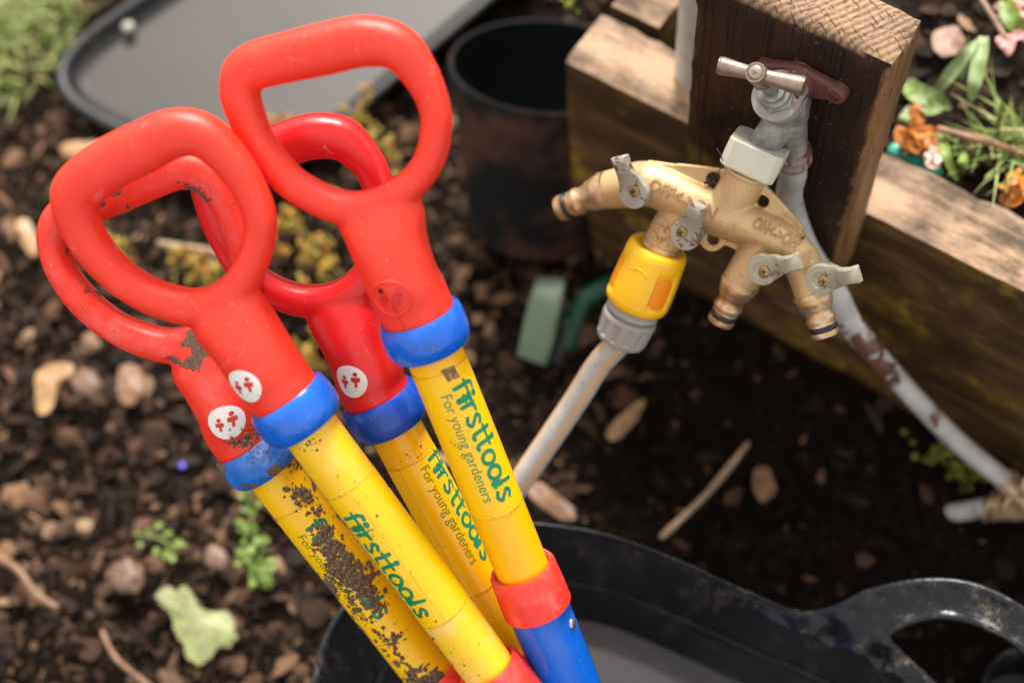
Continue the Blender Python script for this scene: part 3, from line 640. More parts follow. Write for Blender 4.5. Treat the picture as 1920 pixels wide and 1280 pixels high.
webplate([(1428, 345), (1470, 385), (1510, 430), (1480, 460), (1420, 425), (1395, 395)], [(1431, 377, 12)])
earp = [(1337 + 24 * math.cos(t_), 449 + 22 * math.sin(t_)) for t_ in np.linspace(math.radians(160), math.radians(20), 9)]
webplate([(1305, 420)] + earp + [(1386, 470), (1400, 450), (1340, 410)], [(1338, 447, 12)])
def rim(pp, r=2.6): arr = np.array([Mp(x, y) for x, y in pp]); mb.add(*sweep(arr, mm(*pp[0], r), mm(*pp[0], r * 1.9), n=10, nrm_dir=MN))
rim([(1270, 309), (1320, 314), (1366, 320)], 3.4); rim([(1432, 346), (1470, 386), (1506, 428)], 3.4); rim([(1306, 423), (1316, 440)], 3); rim([(1356, 455), (1386, 468)], 3)
rim([(1337 + 21 * math.cos(t_), 449 + 19 * math.sin(t_)) for t_ in np.linspace(math.radians(170), math.radians(10), 12)], 3)
V, F = remeshed(np.vstack(mb.v), mb.f, .0008, 3, .5)
mk('body', V, F, BR, man)
MBVH = BVHTree.FromPolygons([Vector(p_) for p_ in V], F)
shade_auto(mk('inlet_ring', *lathe(Mp(1403, 320), mdir, [(0, .0136), (.0006, .0146), (.0028, .0147), (.0036, .0136)], n=56), BR, man), 35)
def emb(body, pa, pb, size, name='lettering'):
    V, F = text_mesh(body, 1.0, extrude=.05, off=.02, maxe=.1)
    A0, A1 = Mp(*pa, .013), Mp(*pb, .013); ex = nrm(A1 - A0); ey = nrm(np.cross(MN, ex)); sx = np.linalg.norm(A1 - A0) / V[:, 0].max(); out = []
    for x, y, z in V:
        p_ = A0 + ex * x * sx + ey * y * size; hit = MBVH.ray_cast(Vector(p_ + MN * .03), Vector(-MN))
        out.append(np.array(hit[0]) + MN * (.0010 if z > 0 else -.0006) if hit[0] is not None else p_ - MN * .006)
    mk(name, out, F, BL, man)
BL = simple('shaded_lettering', (.34, .20, .09), .45, metal=.5)  # darker brass paints the relief's edge shading onto the raised letters
emb('OFF<->ON', (1216, 352), (1338, 412), .0112); emb('ON<->OFF', (1408, 425), (1494, 468), .0092)
RUB = simple('black_rubber', (.012, .013, .016), .35); DARK = simple('dark_bore', (.015, .01, .008), .8)
def nozzle(pa, pb):
    a_, b_ = Mp(*pa), Mp(*pb); d_ = nrm(b_ - a_); L = np.linalg.norm(b_ - a_); k = L / .028
    pr = [(-.002, .0105), (-.002, .0124), (.0012, .0127), (.0016, .0117), (.0045, .0117), (.0055, .0110), (.008, .0105), (.0105, .0090), (.0130, .0083), (.0145, .0086), (.0158, .0094), (.0172, .0094), (.0186, .0086), (.0205, .0086), (.0208, .0075), (.0242, .0075), (.0245, .0087), (.0268, .0088), (.028, .0083), (.0281, .0064), (.020, .0060), (.0199, 0)]
    o = mk('nozzle', *lathe(a_, d_, [(s * k, r) for s, r in pr], n=44), BN, man); shade_auto(o, 45)
    th = np.linspace(0, 2 * math.pi, 40, endpoint=False); x_, y_, _ = frame(d_); c_ = a_ + d_ * .0225 * k
    mk('seal_ring', *sweep([c_ + .0079 * (math.cos(t) * x_ + math.sin(t) * y_) for t in th], .0010, .0015, n=10, closed=True, nrm_dir=d_), RUB, o)
nozzle((1136, 357), (1049, 392)); nozzle((1388, 530), (1350, 604)); nozzle((1524, 553), (1549, 629))
# collar of the second outlet
a_ = Mp(1243, 455); d_ = nrm(Mp(1233, 478) - a_)
shade_auto(mk('nozzle', *lathe(a_, d_, [(0, .0105), (0, .0130), (.0035, .0133), (.004, .0122), (.012, .0119), (.014, .0105), (.02, .0095)], n=44), BN, man), 45)
PAL = paint_zinc('grey_lever_paint', (.33, .30, .225), (.20, .155, .10), .60); PAL2 = paint_zinc('chipped_lever_paint', (.34, .32, .26), (.15, .07, .055), .57, 130)
GOLD = simple('brass_screw', (.30, .21, .085), .35, metal=.8)
def lever(cx, cy, tx, ty, sx, sy, mat, hb=.013, rise=.009, label=None):
    h = hb + .0085; c_ = Mp(cx, cy, h); tip = Mp(tx, ty, h + rise * .5)
    r = 29 * .895 / FP; prof = [(-h + .004, r * .78), (-.0075, r * .80), (-.0065, r * .98), (-.0010, r), (0, r * .95), (.0001, r * .55), (-.0004, r * .5), (-.0004, 0)]
    b_ = MB(); b_.add(*lathe(c_, MN, prof, n=40))
    d_ = nrm(tip - c_); s_ = nrm(np.cross(d_, MN)); L = np.linalg.norm(tip - c_)
    # arm: box-like, rising from the disc and flattening at the tip
    st = [(.20, .0078, -.0060, -.0002), (.42, .0066, -.0055, .0010), (.55, .0050, -.0035, .0042), (.75, .0046, -.0020, .0052), (.97, .0052, -.0015, .0048), (1.0, .0046, -.0008, .0042)]
    V = []; F = []
    for f_, wd, z0, z1 in st:
        p_ = c_ + d_ * L * f_; e_ = .0009
        for sx_, zz in ((-1, z0), (1, z0), (1, z1 - e_), (.8, z1), (-.8, z1), (-1, z1 - e_)): V.append(p_ + s_ * wd * sx_ + MN * zz)
    for i in range(len(st) - 1):
        for k in range(6): F.append((i * 6 + k, i * 6 + (k + 1) % 6, (i + 1) * 6 + (k + 1) % 6, (i + 1) * 6 + k))
    F.append(tuple(range(6))[::-1]); F.append(tuple((len(st) - 1) * 6 + k for k in range(6)))
    b_.add(V, F); o = shade_auto(b_.build('lever', mat, man), 38)
    if label: o['label'] = label
    p_ = Mp(sx, sy, h); rs_ = 10.5 * .895 / FP
    b_ = MB(); b_.add(*lathe(p_ - MN * .0002, MN, [(0, rs_ * 1.0), (.0009, rs_ * .95), (.0014, rs_ * .6), (.0015, 0)], n=28))
    s = shade_auto(b_.build('screw', GOLD, o), 40); b_ = MB()
    for t_ in (.5, .5 + math.pi / 2):
        q_ = math.cos(t_) * mx_ + math.sin(t_) * np.cross(MN, mx_); b_.add(*sweep([p_ + MN * .0013 - q_ * rs_ * .5, p_ + MN * .0013 + q_ * rs_ * .5], .0004, .0004, n=6))
    b_.build('screw_slot', DARK, s)
lever(1187, 364, 1163, 292, 1189, 358, PAL2, label='chipped grey lever with red stained arm, on the leftmost outlet'); lever(1284, 442, 1312, 380, 1278, 435, PAL2, label='badly chipped grey lever above the yellow connector')
lever(1428, 507, 1502, 488, 1433, 509, PAL); lever(1538, 526, 1614, 512, 1545, 527, PAL)
# ------------------------------------------------ hose connector
def twolevel(name, base, hi, mask_f, rough=.4): pass
A_ = Mp(1236, 462); B_ = Mp(1190, 572); CD = nrm(B_ - A_); CL = np.linalg.norm(B_ - A_)
con = empty('hose_connector', A_); bpy.context.view_layer.update()
tag(con, 'yellow and grey quick connector joining the hose to the manifold', 'hose connector')
NG = 3
def grips(a, s, r):
    t = np.clip((s / CL - .18) / .10, 0, 1) * np.clip((.86 - s / CL) / .08, 0, 1)
    k = np.clip((np.cos((a - .585) * NG) - .38) / .22, 0, 1); k = k * k * (3 - 2 * k)
    w_ = np.clip((s / CL - .15) * 3.2, 0, 1)
    return r - .0017 * t * np.clip(k * w_ * 1.5, 0, 1)
ks = CL
prof = [(.03, .0128), (0.0, .0150), (-.005, .0180), (.03, .0193), (.10, .0202), (.3, .0208), (.5, .0214), (.72, .0217), (.88, .0215), (.95, .0205), (.985, .0190), (1.0, .0170), (.99, .0120)]
dense = []
for i in range(len(prof) - 1):
    for t in np.linspace(0, 1, 5, endpoint=False): dense.append((ks * (prof[i][0] + (prof[i + 1][0] - prof[i][0]) * t), prof[i][1] + (prof[i + 1][1] - prof[i][1]) * t))
V_, F_ = lathe(A_, CD, dense, n=180, ribs=grips); yy = mk('sleeve', V_, F_, plastic('connector_yellow', (.90, .50, .008), .38, specks=.10), con); shade_auto(yy, 45)
# orange rubber insets sitting in the recessed grips
x_, y_, _ = frame(CD); mbg = MB()
for g_ in range(NG):
    a0 = 2 * math.pi * g_ / NG + .585; Vg = []; nu, nv = 12, 16
    for i in range(nv + 1):
        s_ = .30 + .52 * i / nv; wd = .34 * (1 - .75 * abs(2 * i / nv - 1) ** 5)
        for j in range(nu + 1):
            aa = a0 + wd * (2 * j / nu - 1); rr = np.interp(s_, [p_[0] for p_ in prof[2:]], [p_[1] for p_ in prof[2:]]) - .00105
            Vg.append(A_ + CD * ks * s_ + rr * (math.cos(aa) * x_ + math.sin(aa) * y_))
    Fg = [(i * (nu + 1) + j, i * (nu + 1) + j + 1, (i + 1) * (nu + 1) + j + 1, (i + 1) * (nu + 1) + j) for i in range(nv) for j in range(nu)]
    mbg.add(Vg, Fg)
ar_ = []
for t in np.linspace(-.42, .42, 15):
    aa = 1.60 + t * .75; s_ = .27 + .10 * (t / .42) ** 2 * .8; ar_.append(A_ + CD * ks * s_ + .0206 * (math.cos(aa) * x_ + math.sin(aa) * y_))
mk('ridge', *sweep(ar_, np.linspace(.0006, .0006, 15), n=8), bpy.data.materials['connector_yellow'], yy)
mbg.build('grip', plastic('connector_orange', (.88, .27, .003), .45, specks=.12), yy)
GREY = plastic('connector_grey', (.30, .29, .275), .42, specks=.05)
C1 = A_ + CD * (CL + .0005)
shade_auto(mk('ring', *lathe(C1, CD, [(-.004, .0145), (.0005, .0165), (.0015, .0176), (.0040, .0180), (.0050, .0170), (.0055, .0155), (.009, .0150)], n=60), GREY, con), 45)
def ribs2(a, s, r):
    k = np.cos(a * 12); t = np.clip((s - .0105) / .0012, 0, 1) * np.clip((.0235 - s) / .0012, 0, 1); return r - .0013 * t * np.clip((k - .15) / .3, 0, 1)
pr2 = [(.0068, .0150), (.0070, .0174), (.0080, .0184), (.0098, .0185)] + [(.0098 + .0006 * i, .0185 - .00006 * i) for i in range(1, 25)] + [(.0250, .0168), (.0268, .0160), (.0276, .0140), (.0278, .0085)]
shade_auto(mk('nut', *lathe(C1, CD, pr2, n=168, ribs=ribs2), GREY, con), 38)
# ------------------------------------------------ hose
HS = C1 + CD * .024
hm = NT('grey_hose'); uvn = hm.t.nodes.new('ShaderNodeUVMap').outputs[0]; u_ = hm.sep(uvn)[0]
def stripe(c_, w_): return hm.math('SUBTRACT', 1.0, hm.mask(hm.math('ABSOLUTE', hm.math('SUBTRACT', u_, c_)), w_, w_ + .006))
S_ = hm.math('MAXIMUM', stripe(.36, .013), hm.math('MAXIMUM', stripe(.82, .013), stripe(.10, .013)))
gsp = hm.mask(hm.noise(420, 3, .6), .64, .70)
hc = hm.ramp(hm.noise(40, 5, .6), [(.3, (.36, .345, .32)), (.7, (.50, .48, .45))])
hc = hm.mix(hm.math('MULTIPLY', gsp, .75), hc, (.07, .05, .035)); hc = hm.mix(S_, hc, (.80, .36, .012))
hm.set(color=hc, rough=.5, normal=hm.bump(hm.noise(150, 3), .0003))
hd0 = float((HS - C0) @ -cw((0, 0, 1)))
hpath = [HS - CD * .006, HS + CD * .004, P(1122, 684, hd0 + .018), P(1080, 750, hd0 + .034), P(1030, 824, hd0 + .05), P(968, 914, hd0 + .068), P(905, 1005, max(1.0, hd0 + .085))] + [np.array([*(tc_ + (rimc[int(i) % len(rimc)] - tc_) * sc2)[:2], z2]) for i, sc2, z2 in ((38, .99, .17), (32, .93, .09), (24, .92, .068), (14, .92, .065), (4, .92, .065), (-8, .92, .065), (-22, .93, .065), (-38, .95, .065), (-50, 1.05, .065), (-56, 1.5, .062), (-58, 2.6, .062))]
hp = cr_spline(hpath, 14); n_ = 28; V_, F_ = sweep(hp, .0087, n=n_)
hose = mk('garden_hose', V_, F_, hm.m); me = hose.data; uv = me.uv_layers.new(name='UVMap')
for p_ in me.polygons:
    vi = [me.loops[l].vertex_index % n_ for l in p_.loop_indices]; wr = max(vi) == n_ - 1 and min(vi) == 0 and len(vi) == 4
    for l, k in zip(p_.loop_indices, vi): uv.data[l].uv = ((k / n_) if not (wr and k == 0) else 1.0, (me.loops[l].vertex_index // n_) / 60)
tag(hose, 'pale grey hose with orange stripes running down from the yellow connector', 'hose')
# ------------------------------------------------ tap
ZN = zinc_mat(); MAR = paint_zinc('maroon_paint', (.12, .040, .034), (.22, .12, .09), .66, 60); WORN = paint_zinc('worn_chrome', (.40, .36, .31), (.30, .20, .12), .60)
Fc = P(1458, 180, .842); SD = nrm(np.array([-.157, -.416, .87]))
tap = empty('garden_tap', Fc); bpy.context.view_layer.update()
tag(tap, 'weathered grey garden tap with T shaped handle fixed to the timber post', 'tap')
pc = PY(1505, 143, PY0); pe1 = PY(1441, 122, PY0); pe2 = PY(1575, 166, PY0)
yv = np.array([0, -1., 0]); b_ = MB()
pl = [pe1, pe1 * .7 + pc * .3, pc, pe2 * .7 + pc * .3, pe2]; arr = cr_spline(np.array([[*p_, r] for p_, r in zip(pl, (.0062, .0085, .0125, .0085, .0062))]), 6)
arr[:, 1] = PY0 - .0028
b_.add(*sweep(arr[:, :3], arr[:, 3], .0038, n=24, nrm_dir=yv, sup=4))
for e_ in (pe1, pe2): b_.add(*lathe(np.array([e_[0], PY0, e_[2]]), yv, [(0, .0066), (.006, .0066), (.0075, .0056), (.0078, .0030), (.0065, 0)], n=28))
b_.add(*lathe(np.array([pc[0], PY0, pc[2]]), yv, [(0, .0125), (.006, .0118), (.010, .0100), (.020, .0098)], n=32))
plate = shade_auto(b_.build('wall_plate', MAR, tap), 40)
for e_ in (pe1, pe2):
    b_ = MB(); b_.add(*lathe(np.array([e_[0], PY0 - .0062, e_[2]]), yv, [(0, .0036), (.0016, .0034), (.0022, .0018), (.0016, 0)], n=18)); b_.build('screw', simple('rusty_screw', (.10, .04, .03), .5, metal=.5), plate)
bc = P(1478, 214, .862); elb = np.array([pc[0], PY0 - .016, pc[2]])
oe = Mp(1418, 287)
b_ = MB()
b_.add(*sweep(cr_spline([elb + np.array([0, .01, 0]), elb, bc + np.array([0, .008, .003]), bc], 6), .0098, n=24))
b_.add(*sweep(cr_spline([Fc - SD * .004, Fc - SD * .012, bc, bc + (oe - bc) * .25], 6), [.0150, .0150, .0150, .0150, .0150, .0150, .0148, .0145, .014, .0138, .0135, .0132, .0128, .0125, .0122, .0118, .0114, .011, .0108][:19], n=28))
b_.add(*sweep([bc, bc + (oe - bc) * .5, oe, oe + mdir * .004], [.0125, .0102, .0098, .0098], n=28))
V, F = remeshed(np.vstack(b_.v), b_.f, .0010, 5, .5); mk('body', V, F, ZN, tap)
leg0 = elb + np.array([.001, 0, 0]); leg1 = PY(1487, 290, elb[1])
b_ = MB(); b_.add(*sweep(cr_spline([leg0, leg0 * .5 + leg1 * .5, leg1], 6), np.linspace(.0098, .0088, 13), n=24)); b_.build('inlet_elbow', ZN, tap)
ld = nrm(leg1 - leg0); shade_auto(mk('compression_nut', *lathe(leg1 - ld * .006, ld, [(0, .0088), (.001, .0112), (.003, .0118), (.005, .0106), (.007, .0106), (.0085, .0118), (.011, .0118), (.014, .0102), (.015, .0085)], n=32), paint_zinc('maroon_nut', (.30, .24, .21), (.14, .05, .045), .5), tap), 40)
def hexr(n_, ph=0.0):
    def f(a, s, r): k = np.pi / n_; return r * np.cos(k) / np.cos((a + ph) % (2 * k) - k)
    return f
shade_auto(mk('flange', *lathe(Fc, SD, [(-.008, .0148), (-.003, .0150), (-.0022, .0158), (0, .0160), (.0010, .0156), (.0012, .0125), (.0015, .0110)], n=56), paint_zinc('grey_flange', (.34, .33, .30), (.22, .19, .17), .60), tap), 40)
b_ = MB(); b_.add(*lathe(Fc, SD, [(.0005, .0120), (.0040, .0122), (.0050, .0112)], n=48, ribs=hexr(6))); b_.add(*lathe(Fc, SD, [(.004, .0098), (.0085, .0098), (.0092, .0088), (.0096, .0075)], n=40)); b_.add(*lathe(Fc, SD, [(.009, .0078), (.0130, .0076), (.0136, .0064), (.0137, .0058)], n=36)); b_.add(*lathe(Fc, SD, [(.010, .0048), (.040, .0045)], n=24))
shade_auto(b_.build('gland', ZN, tap), 35)
hc_ = P(1420, 140, .795); hl = P(1346, 122, .805); hr = P(1508, 163, .793)
# keep the handle head on the spindle axis
b_ = MB(); hd = nrm(hr - hl)
arr = cr_spline(np.array([[*hl, .0046], [*(hl + hd * .003), .0052], [*(hc_ * .45 + hl * .55), .0045], [*(hc_ * .85 + hl * .15), .0038], [*hc_, .0040], [*(hc_ * .85 + hr * .15), .0038], [*(hc_ * .5 + hr * .5), .0047], [*(hr - hd * .003), .0056], [*hr, .0052]]), 5)
b_.add(*sweep(arr[:, :3], arr[:, 3], n=24))
hax = nrm(hc_ - (Fc + SD * .012)); b_.add(*lathe(hc_ - hax * .014, hax, [(0, .0062), (.006, .0060), (.012, .0060), (.0185, .0060), (.0195, .0056), (.0196, .0048), (.0190, .0046)], n=40))
th_ = shade_auto(b_.build('tap_handle', simple('worn_nickel', (.27, .20, .155), .33, metal=.55, var=.3, sc_=90), tap), 38)
s_ = mk('screw', *lathe(hc_ + hax * .0048, hax, [(0, .0044), (.0008, .0043), (.0016, .0032), (.0018, 0)], n=32), simple('nickel_screw', (.32, .27, .22), .3, metal=.6), th_)
b_ = MB(); fx, fy, _ = frame(hax)
for q_ in (fx, fy): b_.add(*sweep([hc_ + hax * .0064 - q_ * .0016, hc_ + hax * .0064 + q_ * .0016], .0004, n=6))
b_.build('screw_slot', simple('brown_slot', (.14, .07, .03), .6), s_)
# white plastic nut between tap and manifold
def nutr(a, s, r):
    f_ = (a + .15 + math.pi / 4) % (math.pi / 2) - math.pi / 4; return np.minimum(r * .775 / np.cos(f_), r * (.985 + .0 * a))
na, nb = Mp(1428, 266), Mp(1405, 316); nd = nrm(nb - na); nl = np.linalg.norm(nb - na); rr = .0226
wn = mk('threaded_nut', *lathe(na, nd, [(.001, .0100), (0, rr * .955), (.0012, rr), (nl * .5, rr * 1.005), (nl - .0012, rr), (nl, rr * .955), (nl + .001, .0136)], n=160, up=mx_, ribs=nutr), plastic('ivory_plastic', (.55, .53, .44), .42, specks=.07), None)
shade_auto(wn, 20); tag(wn, 'ivory white plastic hexagonal nut between the tap and the brass manifold', 'nut')
# dry leaf scrap caught in the upper left hole of the manifold, with a thin stalk
b_ = MB(); sp = Mp(1341, 338, .002)
for i in range(16):
    d_ = nrm(rng.normal(size=3)); p_ = sp + rng.normal(size=3) * .0014 + np.array([0, -.0005, -.001]); b_.add(*sweep(cr_spline([p_, p_ + d_ * .0022, p_ + nrm(d_ + rng.normal(size=3) * .8) * .0045], 3), .0007, .0002, n=6))
b_.add(*sweep(cr_spline([Mp(1341, 330, .003), Mp(1353, 312, .010), Mp(1354, 297, .020), Mp(1344, 279, .026)], 6), .00035, n=6))
tag(b_.build('dead_leaf_scrap', simple('dead_leaf', (.07, .032, .018), .8)), 'shrivelled brown leaf scrap with a thin stalk stuck in the manifold hole', 'dead leaf')
# ------------------------------------------------ lagged water pipe
def tape_mat(th=.50, s=9):
    m = NT('taped_pipe'); th -= .02; a = m.math('ADD', m.math('MULTIPLY', m.noise(s, 2, .4, .8, vec=m.map(scale=(1, 1, 1), loc=(3.1, 1.7, .3))), .55), m.math('MULTIPLY', m.noise(55, 5, .6, .8), .45))
    k = m.mask(a, th, th + .015)
    m.set(color=m.mix(k, m.ramp(m.noise(50, 4), [(.3, (.36, .35, .33)), (.7, (.56, .55, .54))]), m.ramp(m.noise(90, 5, .7), [(.35, (.055, .018, .014)), (.7, (.22, .095, .075))])), rough=.5, normal=m.bump(m.math('ADD', k, m.noise(120, 4)), .0006)); return m.m
pp = [leg1 + ld * .006, leg1 + ld * .02, PY(1480, 370, .478), PY(1500, 440, .478), PY(1530, 495, .480), PY(1568, 552, .484), PY(1600, 615, .486), PY(1700, 730, .492), PY(1800, 832, .497), PY(1893, 905, .502)]
pr_ = [.0078, .0085, .0088, .0088, .0085, .0088, .0090, .0080, .0080, .0078]
arr = cr_spline(np.array([[*p_, r] for p_, r in zip(pp, pr_)]), 10)
wp = mk('water_pipe', *sweep(arr[:, :3], arr[:, 3], n=22), tape_mat(.53)); tag(wp, 'white and maroon lagged pipe running down from the tap along the beams', 'pipe')
eb = PY(1898, 930, .500); elbow = MB()
elbow.add(*sweep(cr_spline([PY(1885, 898, .502), PY(1925, 935, .5), PY(1915, 950, .497), PY(1865, 950, .49)], 6), .0105, n=24))
for px_, py_ in ((1890, 945), (1872, 948), (1856, 950)):
    c_ = PY(px_, py_, .491); elbow.add(*lathe(c_ - np.array([.002, 0, 0]), (1, .1, .2), [(0, .0118), (.001, .0138), (.003, .0138), (.004, .0118)], n=28))
c_ = PY(1928, 905, .5); elbow.add(*lathe(c_ - np.array([.004, 0, 0]), (1, 0, .1), [(0, .010), (.001, .0135), (.007, .0135), (.008, .010)], n=28))
tag(shade_auto(elbow.build('pipe_elbow', simple('dirty_brass_fitting', (.50, .36, .22), .42, metal=.5, var=.35, sc_=60)), 40), 'dirty brass elbow joining the two lagged pipes low on the beam', 'pipe fitting')
arr = cr_spline([PY(1850, 951, .489), PY(1780, 962, .482), PY(1700, 968, .474), np.array(PY(1640, 985, .465)) - np.array([0, 0, .012]), np.array(PY(1560, 1010, .455)) - np.array([0, 0, .05])], 8)
tag(mk('water_pipe', *sweep(arr, .0078, n=20), tape_mat(.54, 12)), 'short white pipe running from the brass elbow into the dark soil', 'pipe')
# white pipe behind the post
c_ = PZ(1312, 60, .40)
V_, F_ = lathe((c_[0], c_[1], .33), (0, 0, 1), [(0, .006), (.001, .012), (.006, .0155), (.02, .0165), (.26, .0165), (.262, .0145), (.262, .0100)], n=36)
tag(shade_auto(mk('white_pipe', V_, F_, simple('white_pvc', (.48, .48, .44), .35)), 40), 'white plastic pipe standing upright behind the left side of the post', 'pipe')
# ================================================================= TUB
def black_plastic(name, scratch=.5, rough=.3, base=(.006, .007, .010)):
    m = NT(name); v = m.map(scale=(1, 1, .3)); f = m.noise(45, 6, .75, vec=v); g = m.noise(260, 4, .7)
    k = m.math('MULTIPLY', m.mask(f, .50, .68), m.mask(g, .42, .62)); k = m.math('MULTIPLY', k, scratch)
    s2 = m.mask(m.noise(420, 3, .6, vec=m.map(scale=(1, .12, 1), rot=(0, 0, .7))), .66, .72); k = m.math('MAXIMUM', k, m.math('MULTIPLY', s2, scratch * .5))
    dust = m.math('MULTIPLY', m.math('MULTIPLY', m.mask(m.sep(m.geo('Normal'))[2], .75, .98), m.mask(m.noise(110, 6, .75), .56, .70)), .5 * scratch)
    k = m.math('MAXIMUM', k, dust)
    m.set(color=m.mix(k, base, (.24, .19, .145)), rough=m.math('ADD', rough - .05, m.math('ADD', m.math('MULTIPLY', k, .45), m.math('MULTIPLY', m.noise(25, 3), .12))), normal=m.bump(m.math('ADD', m.noise(35, 2), m.math('MULTIPLY', k, .3)), .0008), spec=.3); return m.m
BLK = black_plastic('scratched_black_rubber', .45, .30)
tub = empty('tub', (tc_[0], tc_[1], .055)); bpy.context.view_layer.update()
tag(tub, 'black flexible garden tub holding water and the children\'s tools', 'tub')
# wall profile: (scale about the centre, height)
prof = [(.79, .060), (.90, .14), (.985, ZR - .012), (1.010, ZR - .006), (1.018, ZR - .001), (1.008, ZR + .0025), (.994, ZR + .001), (.984, ZR - .006), (.905, .168), (.893, .1600), (.884, .1612), (.876, .159), (.870, .150), (.80, .085), (.78, .066), (.02, .064)]
V = []; m_ = len(rimc)
for s_, z_ in prof:
    for i in range(m_):
        p_ = tc_ + (rimc[i] - tc_) * s_; V.append((p_[0], p_[1], z_ + .0012 * math.sin(i * .35 + z_ * 40) + .0016 * math.sin(i * .11)))
F = [(j * m_ + i, j * m_ + (i + 1) % m_, (j + 1) * m_ + (i + 1) % m_, (j + 1) * m_ + i) for j in range(len(prof) - 1) for i in range(m_)]
mk('body', V, F, BLK, tub)
# handle loop growing from the rim
fo = [(1395, 1108, .258), (1440, 1132, .258), (1485, 1149, .261), (1530, 1151, .268), (1575, 1138, .278), (1625, 1113, .287), (1690, 1096, .294), (1760, 1090, .299), (1835, 1102, .302), (1920, 1145, .304), (1990, 1210, .304), (2040, 1290, .303), (2060, 1390, .300), (2030, 1480, .294), (1960, 1550, .285), (1870, 1590, .270), (1800, 1590, .258), (1775, 1520, .256), (1790, 1430, .256), (1765, 1355, .256), (1710, 1300, .256), (1640, 1250, .255), (1550, 1212, .254), (1470, 1178, .253), (1420, 1150, .253)]
fh = [(1664, 1193, .276), (1700, 1167, .284), (1762, 1154, .290), (1832, 1167, .294), (1900, 1202, .296), (1955, 1262, .296), (1975, 1340, .294), (1960, 1420, .288), (1915, 1470, .280), (1865, 1470, .270), (1835, 1410, .265), (1800, 1345, .264), (1750, 1283, .264), (1700, 1236, .267)]
oo = np.array([PZ(*q) for q in fo]); hh = np.array([PZ(*q) for q in fh]); ctl = np.vstack([oo, hh])
cu = bpy.data.curves.new('w', 'CURVE'); cu.dimensions = '2D'; cu.fill_mode = 'BOTH'; cu.extrude = .0022
for pts_ in (cr_spline(oo, 6, closed=True), cr_spline(hh, 6, closed=True)):
    sp_ = cu.splines.new('POLY'); sp_.points.add(len(pts_) - 1); sp_.use_cyclic_u = True
    for q_, p_ in zip(sp_.points, pts_): q_.co = (p_[0], p_[1], 0, 1)
o_ = bpy.data.objects.new('w', cu); col.objects.link(o_); me_ = bpy.data.meshes.new_from_object(o_.evaluated_get(bpy.context.evaluated_depsgraph_get()))
bm = bmesh.new(); bm.from_mesh(me_); bmesh.ops.remove_doubles(bm, verts=bm.verts, dist=1e-6); bmesh.ops.triangulate(bm, faces=bm.faces)
for _ in range(6):
    es = [e for e in bm.edges if e.calc_length() > .007]
    if not es: break
    bmesh.ops.subdivide_edges(bm, edges=es, cuts=1); bmesh.ops.triangulate(bm, faces=[f for f in bm.faces if len(f.verts) > 3])
bm.verts.index_update(); V = []
for v in bm.verts:
    d2 = (ctl[:, 0] - v.co.x) ** 2 + (ctl[:, 1] - v.co.y) ** 2 + 1e-6; w_ = 1 / d2 ** 1.5; V.append((v.co.x, v.co.y, v.co.z + (w_ * ctl[:, 2]).sum() / w_.sum()))
hw = MB(); hw.add(V, [tuple(v.index for v in f.verts) for f in bm.faces]); bm.free(); bpy.data.objects.remove(o_)
rl = np.vstack([cr_spline(oo[:17], 6)]); hw.add(*sweep(rl, .0034, n=12))
hl_ = cr_spline(hh, 6, closed=True); hw.add(*sweep(hl_, .0029, n=12, closed=True))
V, F = remeshed(np.vstack(hw.v), hw.f, .0013, 10, .6); mk('handle', V, F, BLK, tub)
wm = NT('sky_grey_water'); wm.set(color=(.105, .098, .096), rough=.06, spec=.9, normal=wm.bump(wm.noise(9, 2), .0006));  # grey base colour stands in for the sky reflected on the water
ws = .8035; wl = [tc_ + (rimc[i] - tc_) * ws for i in range(0, m_, 2)]; zw = .088
V = [(tc_[0], tc_[1], zw)] + [(p_[0], p_[1], zw) for p_ in wl]; F = [(0, i, i % len(wl) + 1) for i in range(1, len(wl) + 1)]
tag(mk('water', V, F, wm.m), 'still water inside the black tub, the grey sky reflection put into its colour', kind='structure')
# ================================================================= TRAY
TR = black_plastic('black_tray_plastic', .15, .45, (.016, .016, .017))
z0 = .085
cL, cT = PZ(118, 150, z0), PZ(330, -25, z0)
# corners in the ground plane: left, lower (hidden behind the handles), right far, top far
pA = PZ(22, 152, z0); pB = PZ(477, 380, z0); e1 = nrm((PZ(940, -8, z0) - pB)[:3]); e1[2] = 0; e1 = nrm(e1)
e2 = nrm(PZ(244, 0, z0) - pA); pC = pB + e1 * .62; pD = pA + e2 * .75
corners = [pA, pB, pC, pD]; outl = []
for i in range(4):
    p_ = corners[i]; a_ = corners[i - 1]; b2_ = corners[(i + 1) % 4]; r_ = .11 if i != 1 else .07
    for t in np.linspace(0, 1, 10): q0_ = p_ + nrm(a_ - p_) * r_; q1_ = p_ + nrm(b2_ - p_) * r_; outl.append((1 - t) ** 2 * q0_ + 2 * t * (1 - t) * p_ + t * t * q1_)
outl = np.array(outl); tcn = outl.mean(0)
tray = empty('mixing_tray', (tcn[0], tcn[1], .055)); bpy.context.view_layer.update(); tag(tray, 'large shallow black tray with raised rim lying behind the red handles', 'tray')
def inset(pts, d_, z_):
    n_ = len(pts); out = []
    for i in range(n_):
        t = nrm(pts[(i + 1) % n_] - pts[i - 1]); nn = np.array([-t[1], t[0], 0]); nn = nn if nn @ (tcn - pts[i]) > 0 else -nn
        p_ = pts[i] + nn * d_; out.append((p_[0], p_[1], z_))
    return out
tprof = [(.016, .058), (.004, z0 - .004), (0, z0), (.002, z0 + .003), (.006, z0 + .0045), (.011, z0 + .003), (.013, z0), (.014, z0 - .006), (.0235, .074), (.027, .0725)]
V = []; n_ = len(outl)
for d_, z_ in tprof: V += inset(outl, d_, z_)
